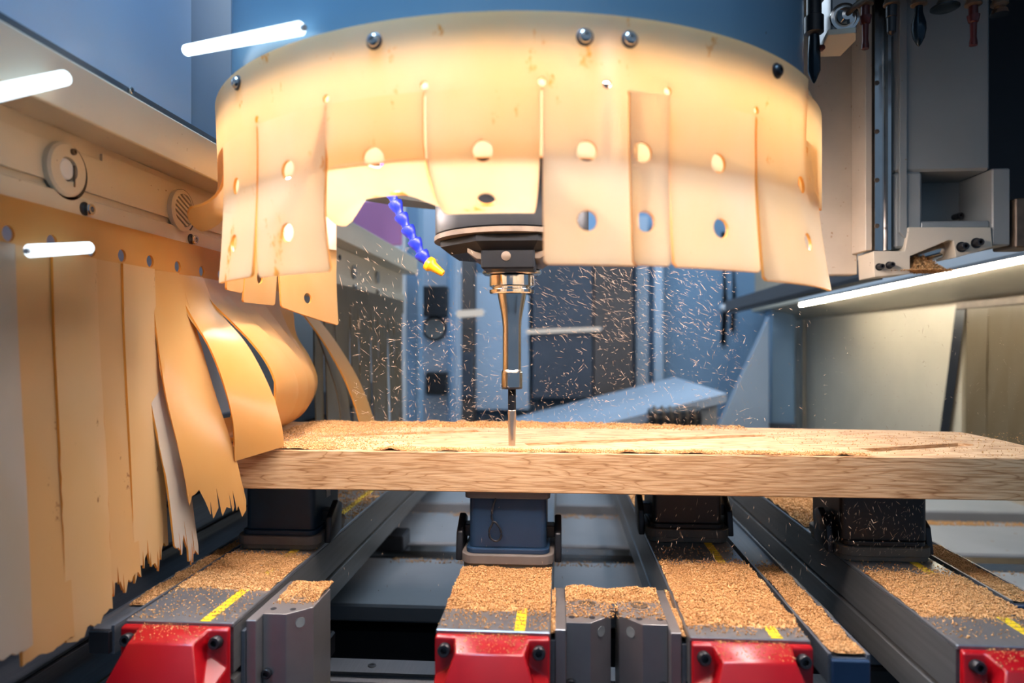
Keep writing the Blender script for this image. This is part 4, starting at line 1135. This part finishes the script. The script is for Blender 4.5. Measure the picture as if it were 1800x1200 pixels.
# swivel block with round socket
t = thing('swivel_block', 'square metal block with round swivel socket and bent pipe beside the hood', 'swivel block', yp(1475, 80, 0.98))
p0 = yp(1461, 60, 0.98); p1 = yp(1507, -20, 0.98)
obj('block', box(B(), p0.x, p1.x, 0.98, 1.04, p0.z, p1.z, 0.002), M['alu'], t)
c = yp(1484, 31, 0.98)
obj('socket', lathe(B(), [(0.0195, 0), (0.0195, 0.003), (0.016, 0.004), (0.0155, 0.001), (0.013, 0.001), (0.012, 0.006), (0.007, 0.010), (0.0001, 0.011)], aim(c, (0, -1, 0)), 32), M['steel'], t, True, 30)
b = B(); tube(b, [c + Vector((0, -0.008, 0)), c + Vector((0.008, -0.016, 0.008)), c + Vector((0.022, -0.018, 0.018)), c + Vector((0.04, -0.01, 0.024))], 0.004, 10)
obj('pipe', b, M['bronze'], t, True)
q0 = yp(1441, 84, 0.98)
obj('bottom_cap', prism(B(), [(p0.x - 0.010, 0.965), (p0.x + 0.025, 0.960), (p1.x, 0.985), (p1.x, 1.038), (p0.x, 1.038)], 'z', p0.z - 0.008, p0.z, 0.001), M['cream'], t)

# ================================================================== SAWDUST
TET = np.array([(1, 1, 1), (1, -1, -1), (-1, 1, -1), (-1, -1, 1)], float) * 0.6
TETF = np.array([(0, 1, 2), (0, 3, 1), (0, 2, 3), (1, 3, 2)])
def rotmats(n):
    q = rng.normal(size=(n, 4)); q /= np.linalg.norm(q, axis=1)[:, None]
    w, x, y, z = q.T
    return np.stack([np.stack([1 - 2 * (y * y + z * z), 2 * (x * y - z * w), 2 * (x * z + y * w)], -1),
                     np.stack([2 * (x * y + z * w), 1 - 2 * (x * x + z * z), 2 * (y * z - x * w)], -1),
                     np.stack([2 * (x * z - y * w), 2 * (y * z + x * w), 1 - 2 * (x * x + y * y)], -1)], 1)
def grains_mesh(centres, size, extra=None, aspect=(1.0, 0.6, 0.4)):
    n = len(centres)
    sc_ = size * rng.uniform(0.5, 1.4, (n, 1)) * np.array(aspect)
    v = np.einsum('nij,nkj->nki', rotmats(n), TET[None] * sc_[:, None, :]) + centres[:, None, :]
    V = v.reshape(-1, 3); F = (TETF[None] + 4 * np.arange(n)[:, None, None]).reshape(-1, 3)
    if extra is not None:
        EV, EF = extra
        F = np.concatenate([F, EF + len(V)]); V = np.concatenate([V, EV])
    me = bpy.data.meshes.new('grains')
    me.vertices.add(len(V)); me.vertices.foreach_set('co', V.ravel())
    me.loops.add(len(F) * 3); me.loops.foreach_set('vertex_index', F.ravel().astype(np.int32))
    me.polygons.add(len(F)); me.polygons.foreach_set('loop_start', np.arange(0, len(F) * 3, 3, dtype=np.int32))
    me.update(calc_edges=True); me.validate()
    return me
def vnoise(x, y, s, seed):
    r = np.random.default_rng(seed); g = r.random((64, 64))
    X, Y = x * s, y * s; i, j = np.floor(X).astype(int), np.floor(Y).astype(int); f, h = X - i, Y - j
    f, h = f * f * (3 - 2 * f), h * h * (3 - 2 * h)
    G = lambda a, c: g[a % 64, c % 64]
    return (G(i, j) * (1 - f) + G(i + 1, j) * f) * (1 - h) + (G(i, j + 1) * (1 - f) + G(i + 1, j + 1) * f) * h
def drift(name, label, x0, x1, y0, y1, z, n, dens, size=0.0016, height=0.004, grid=0.004, seed=0, cut=0.45, group='sawdust drifts'):
    """grains and a low mound over a rectangle; dens(x, y) in 0..1 says how thick the drift lies"""
    X = rng.uniform(x0, x1, n * 3); Y = rng.uniform(y0, y1, n * 3)
    D = dens(X, Y) * (0.45 + 1.1 * vnoise(X, Y, 55, seed) * (0.5 + vnoise(X, Y, 160, seed + 1)))
    k = rng.random(n * 3) < D
    X, Y, D = X[k][:n], Y[k][:n], D[k][:n]
    Hm = lambda a, c: height * np.clip(dens(a, c) * (0.4 + 0.9 * vnoise(a, c, 60, seed) * (0.6 + 0.8 * vnoise(a, c, 190, seed + 2))) - cut, 0, 1)
    C = np.stack([X, Y, z + Hm(X, Y) + rng.uniform(0.0002, 0.0012, len(X))], 1)
    nx, ny = max(2, int((x1 - x0) / grid)), max(2, int((y1 - y0) / grid))
    gx_, gy_ = np.meshgrid(np.linspace(x0, x1, nx), np.linspace(y0, y1, ny), indexing='ij')
    hz = Hm(gx_, gy_)
    EV = np.stack([gx_.ravel(), gy_.ravel(), (z + hz - 0.0006).ravel()], 1)
    ii, jj = np.meshgrid(np.arange(nx - 1), np.arange(ny - 1), indexing='ij')
    a = (ii * ny + jj).ravel(); EFq = np.stack([a, a + ny, a + ny + 1, a + 1], 1)
    on = hz.ravel()[EFq].max(1) > 0
    EFq = EFq[on]
    EF = np.concatenate([EFq[:, [0, 1, 2]], EFq[:, [0, 2, 3]]])
    o = obj(name, grains_mesh(C, size, (EV, EF)), M['dust'])
    return tag(o, label, 'sawdust', group, 'stuff')
def ss(a, lo, hi): 
    t_ = np.clip((a - lo) / (hi - lo), 0, 1); return t_ * t_ * (3 - 2 * t_)
def rail_dens(y_full0, y_full1, soft=0.03):
    return lambda X, Y: ss(Y, y_full0 - soft, y_full0) * (1 - ss(Y, y_full1, y_full1 + soft * 1.6)) + 0.05 * (Y < y_full0) + 0.04
zr = Z_RAIL + 0.0004
drift('sawdust', 'sawdust lying on the rail below the strip curtain', RAILS[0][0] + 0.002, RAILS[0][1] - 0.001, 0.69, 0.95, zr, 7000, rail_dens(0.795, 0.885), seed=3)
drift('sawdust', 'thick sawdust covering the rail before the navy-tinted pod', RAILS[1][0] + 0.001, RAILS[1][1] - 0.001, 0.69, 0.872, zr, 9000, rail_dens(0.755, 0.90), seed=5, height=0.006)
drift('sawdust', 'sawdust covering the third rail beside the twin blocks', RAILS[2][0] + 0.001, RAILS[2][1] - 0.001, 0.69, 0.985, zr, 10000, rail_dens(0.735, 0.885, 0.035), seed=9, height=0.006)
drift('sawdust', 'sawdust on the rail before the tall black pod', RAILS[3][0] + 0.001, RAILS[3][1] - 0.001, 0.70, 0.945, zr, 8000, rail_dens(0.772, 0.87, 0.03), seed=13)
drift('sawdust', 'sawdust lying on the last rail behind the tall black pod', RAILS[3][0] + 0.001, RAILS[3][1] - 0.001, 1.10, 1.50, zr, 5000, lambda X, Y: 0.9 + 0 * X, seed=15, size=0.002, height=0.006, cut=0.2)
drift('sawdust', 'sawdust lying on the third rail behind its black pod', RAILS[2][0] + 0.001, RAILS[2][1] - 0.001, 1.16, 1.55, zr, 3500, lambda X, Y: 0.9 + 0 * X, seed=16, size=0.002, height=0.006, cut=0.2)
drift('sawdust', 'sparse sawdust on the curtain-side rail behind its pod', RAILS[0][0] + 0.002, RAILS[0][1] - 0.001, 1.10, 1.6, zr, 3000, lambda X, Y: 0.45 + 0 * X, seed=17, size=0.002)
drift('sawdust', 'sawdust filling the bar beside the third rail', 0.266, 0.298, 0.692, 1.00, -0.310, 5000, lambda X, Y: 1 - ss(Y, 0.88, 1.0), seed=21, height=0.006, cut=0.2)
drift('sawdust', 'sawdust filling the bar against the strip curtain', -0.494, -0.473, 0.75, 1.05, -0.304, 3500, lambda X, Y: 1 - ss(Y, 0.9, 1.05), seed=22, height=0.005, cut=0.2)
drift('sawdust', 'sawdust filling the bar near the frame edge', 0.524, 0.556, 0.832, 1.05, -0.304, 2500, lambda X, Y: 0.9 + 0 * X, seed=23, height=0.005, cut=0.2)
zc = Z_RAIL - 0.0038
drift('sawdust', 'sawdust heaped on the single clamp block', -0.323, -0.277, 0.742, 0.818, zc, 3000, lambda X, Y: ss(Y, 0.742, 0.79) * 0.95, seed=25, height=0.006, cut=0.3)
drift('sawdust', 'sawdust heaped on the far edge of the twin clamp blocks', 0.006, 0.112, 0.735, 0.818, zc, 5000, lambda X, Y: 0.12 + ss(Y, 0.775, 0.80) * 0.95, seed=27, height=0.006, cut=0.35)
drift('sawdust', 'sawdust packed in the gap beside the navy-tinted pod rail', RAILS[1][1] + 0.0004, RAILS[1][1] + 0.0044, 0.706, 0.82, Z_RAIL - 0.016, 1500, lambda X, Y: 1 + 0 * X, seed=28, height=0.012, cut=0.1, grid=0.002)
drift('sawdust', 'sawdust packed in the gap beside the third rail', RAILS[2][0] - 0.0044, RAILS[2][0] - 0.0004, 0.706, 0.82, Z_RAIL - 0.016, 1500, lambda X, Y: 1 + 0 * X, seed=29, height=0.012, cut=0.1, grid=0.002)
zb = Z_TOP + 0.0003
drift('sawdust', 'fine sawdust heaped on the board by the curled strips', -0.43, -0.20, BEAM_F + 0.002, BEAM_B - 0.004, zb, 9000, lambda X, Y: np.clip((1 - ss(X, -0.40, -0.22)) * 0.85 * (0.3 + ss(Y, 1.0, 1.1) + 1 - ss(Y, 0.88, 0.95)) + 0.06, 0, 1), seed=31, height=0.004)
drift('sawdust', 'fine sawdust along the rear edge of the board', -0.32, 0.30, 1.09, BEAM_B - 0.002, zb, 7000, lambda X, Y: ss(Y, 1.09, 1.145) * (1 - 0.75 * ss(X, -0.05, 0.3)), seed=33, height=0.006, cut=0.3)
drift('sawdust', 'fine sawdust along the front edge of the board before the cutter', -0.24, 0.38, BEAM_F + 0.001, 0.90, zb, 7000, lambda X, Y: (1 - ss(Y, 0.868, 0.90)) * (0.45 + 0.55 * np.sin(X * 40 + 1) ** 2), seed=35, height=0.004, cut=0.35, size=0.0013)
drift('sawdust', 'sprinkle of sawdust on the bare end of the board', 0.30, 0.95, BEAM_F + 0.002, 1.10, zb, 1800, lambda X, Y: 0.25 + 0 * X, seed=37, size=0.0012)
for i, n in enumerate((500, 700, 700, 500)):
    xa, xb = RAILS[i]
    X = rng.uniform(xa + 0.022, xb - 0.022, n); Y = rng.uniform(0.654, 0.684, n)
    k = rng.random(n) < 0.25 + 0.75 * ss(Y, 0.668, 0.684) * vnoise(X, Y, 120, 50 + i)
    Z = Z_RAIL - 0.008 + (Y - 0.652) / 0.032 * 0.006 + 0.0004
    tag(obj('sawdust', grains_mesh(np.stack([X, Y, Z], 1)[k], 0.0012), M['dust']), 'crumbs of sawdust on the red end cap of ' + ['the curtain-side rail', 'the navy-tinted pod rail', 'the third rail', 'the last rail'][i], 'sawdust', 'sawdust drifts', 'stuff')
# pile caught on the slide foot
pc_ = at_y(1617, 466, YS + 0.012); n = 9000
U = rng.normal(size=(n, 2)); hgt = np.clip(1 - np.hypot(U[:, 0] * 0.9, U[:, 1]) / 2.2, 0, 1)
Cn = np.stack([pc_.x + U[:, 0] * 0.015 + 0.006 * np.sign(U[:, 0]) * rng.random(n), pc_.y + U[:, 1] * 0.012, pc_.z - 0.010 + hgt * 0.026 * rng.random(n) * (0.7 + 0.6 * vnoise(U[:, 0] + 5, U[:, 1] + 5, 2, 90))], 1)
tag(obj('sawdust', grains_mesh(Cn, 0.0020), M['dust']), 'heap of sawdust caught on the cream slide foot', 'sawdust', 'sawdust drifts', 'stuff')
# wisps along the side beam ledge and the bed
n = 2500; f_ = rng.random(n)
Cn = np.array(P1)[None] + f_[:, None] * np.array(P2e - P1)[None] + np.stack([rng.uniform(0.0, 0.02, n), np.zeros(n), 0.048 + rng.exponential(0.002, n)], 1)
tag(obj('sawdust', grains_mesh(Cn[(f_ > 0.30)], 0.0022), M['dust']), 'sawdust lying along the ledge above the LED strip', 'sawdust', 'sawdust drifts', 'stuff')
drift('sawdust', 'thin line of sawdust along the slot edges of the machine bed', -0.35, 1.15, 1.76, 1.80, Z_BED + 0.0004, 6000, lambda X, Y: 0.55 * vnoise(X, Y, 9, 71) ** 2, seed=71, size=0.003)
drift('sawdust', 'sawdust streak beside the rear guide track', -0.35, 1.15, 1.385, 1.415, Z_BED + 0.0004, 5000, lambda X, Y: 0.55 * vnoise(X, Y, 9, 72) ** 2, seed=72, size=0.0025)

# ---- chips in the air: slim splinters thrown from the cutter
def chips(regions):
    Vs, Fs, nv = [], [], 0
    for (n, xr, yr, tr, ang, spread, lr) in regions:
        for _ in range(n):
            px, py = rng.uniform(*xr), rng.uniform(*yr)
            t_ = rng.uniform(*tr); p = np.array(at_t(px, py, t_))
            a = math.radians(rng.normal(ang, spread)); ln = rng.uniform(*lr) * (0.45 + rng.exponential(0.45))
            ln = min(ln, lr[1] * 1.7)
            d = np.array((math.cos(a), rng.normal(0, 0.35), -math.sin(a))); d /= np.linalg.norm(d)
            s = np.cross(d, (0.2, 1, 0.3)); s /= np.linalg.norm(s); q = np.cross(d, s)
            w = rng.uniform(0.00012, 0.00034); h = w * 0.6
            c = [p - d * ln / 2, p - d * ln * 0.1 + s * w, p - d * ln * 0.1 - s * w * 0.6 + q * h, p - d * ln * 0.1 - q * h, p + d * ln / 2]
            Vs += c
            Fs += [(nv, nv + 1, nv + 2), (nv, nv + 2, nv + 3), (nv, nv + 3, nv + 1), (nv + 4, nv + 2, nv + 1), (nv + 4, nv + 3, nv + 2), (nv + 4, nv + 1, nv + 3)]
            nv += 5
    me = bpy.data.meshes.new('chips'); me.from_pydata([tuple(v) for v in Vs], [], Fs); me.update()
    return me
REG = [
    (560, (930, 1260), (470, 600), (0.84, 1.10), 32, 20, (0.005, 0.012)),
    (420, (1060, 1300), (470, 740), (0.84, 1.12), 35, 40, (0.003, 0.010)),
    (60, (930, 1300), (480, 740), (0.86, 1.02), 30, 60, (0.005, 0.008)),
    (420, (920, 1320), (560, 750), (0.84, 1.12), 10, 50, (0.004, 0.010)),
    (560, (620, 885), (560, 748), (0.84, 1.12), 20, 50, (0.004, 0.011)),
    (200, (590, 860), (430, 580), (0.84, 1.10), 62, 25, (0.005, 0.013)),
    (330, (1260, 1800), (540, 760), (0.84, 1.10), 20, 55, (0.002, 0.006)),
    (300, (780, 1060), (660, 770), (0.86, 1.00), 0, 60, (0.003, 0.007)),
    (230, (1445, 1625), (882, 975), (0.78, 0.90), 105, 28, (0.003, 0.008)),
    (70, (1150, 1290), (880, 990), (0.78, 0.90), 115, 25, (0.004, 0.009)),
    (90, (1290, 1460), (885, 1100), (0.74, 0.88), 100, 25, (0.003, 0.008)),
    (50, (600, 1000), (870, 1040), (0.76, 0.86), 95, 20, (0.002, 0.005)),
]
tag(obj('flying_chips', chips(REG), M['chip']), 'cloud of fine wood chips thrown up around the cutter', 'wood chips', None, 'stuff')

# ================================================================== lift everything so that the shop floor lies at height zero
for o in list(sc.objects):
    if o.parent is None:
        o.location.z += LIFT - 0.05
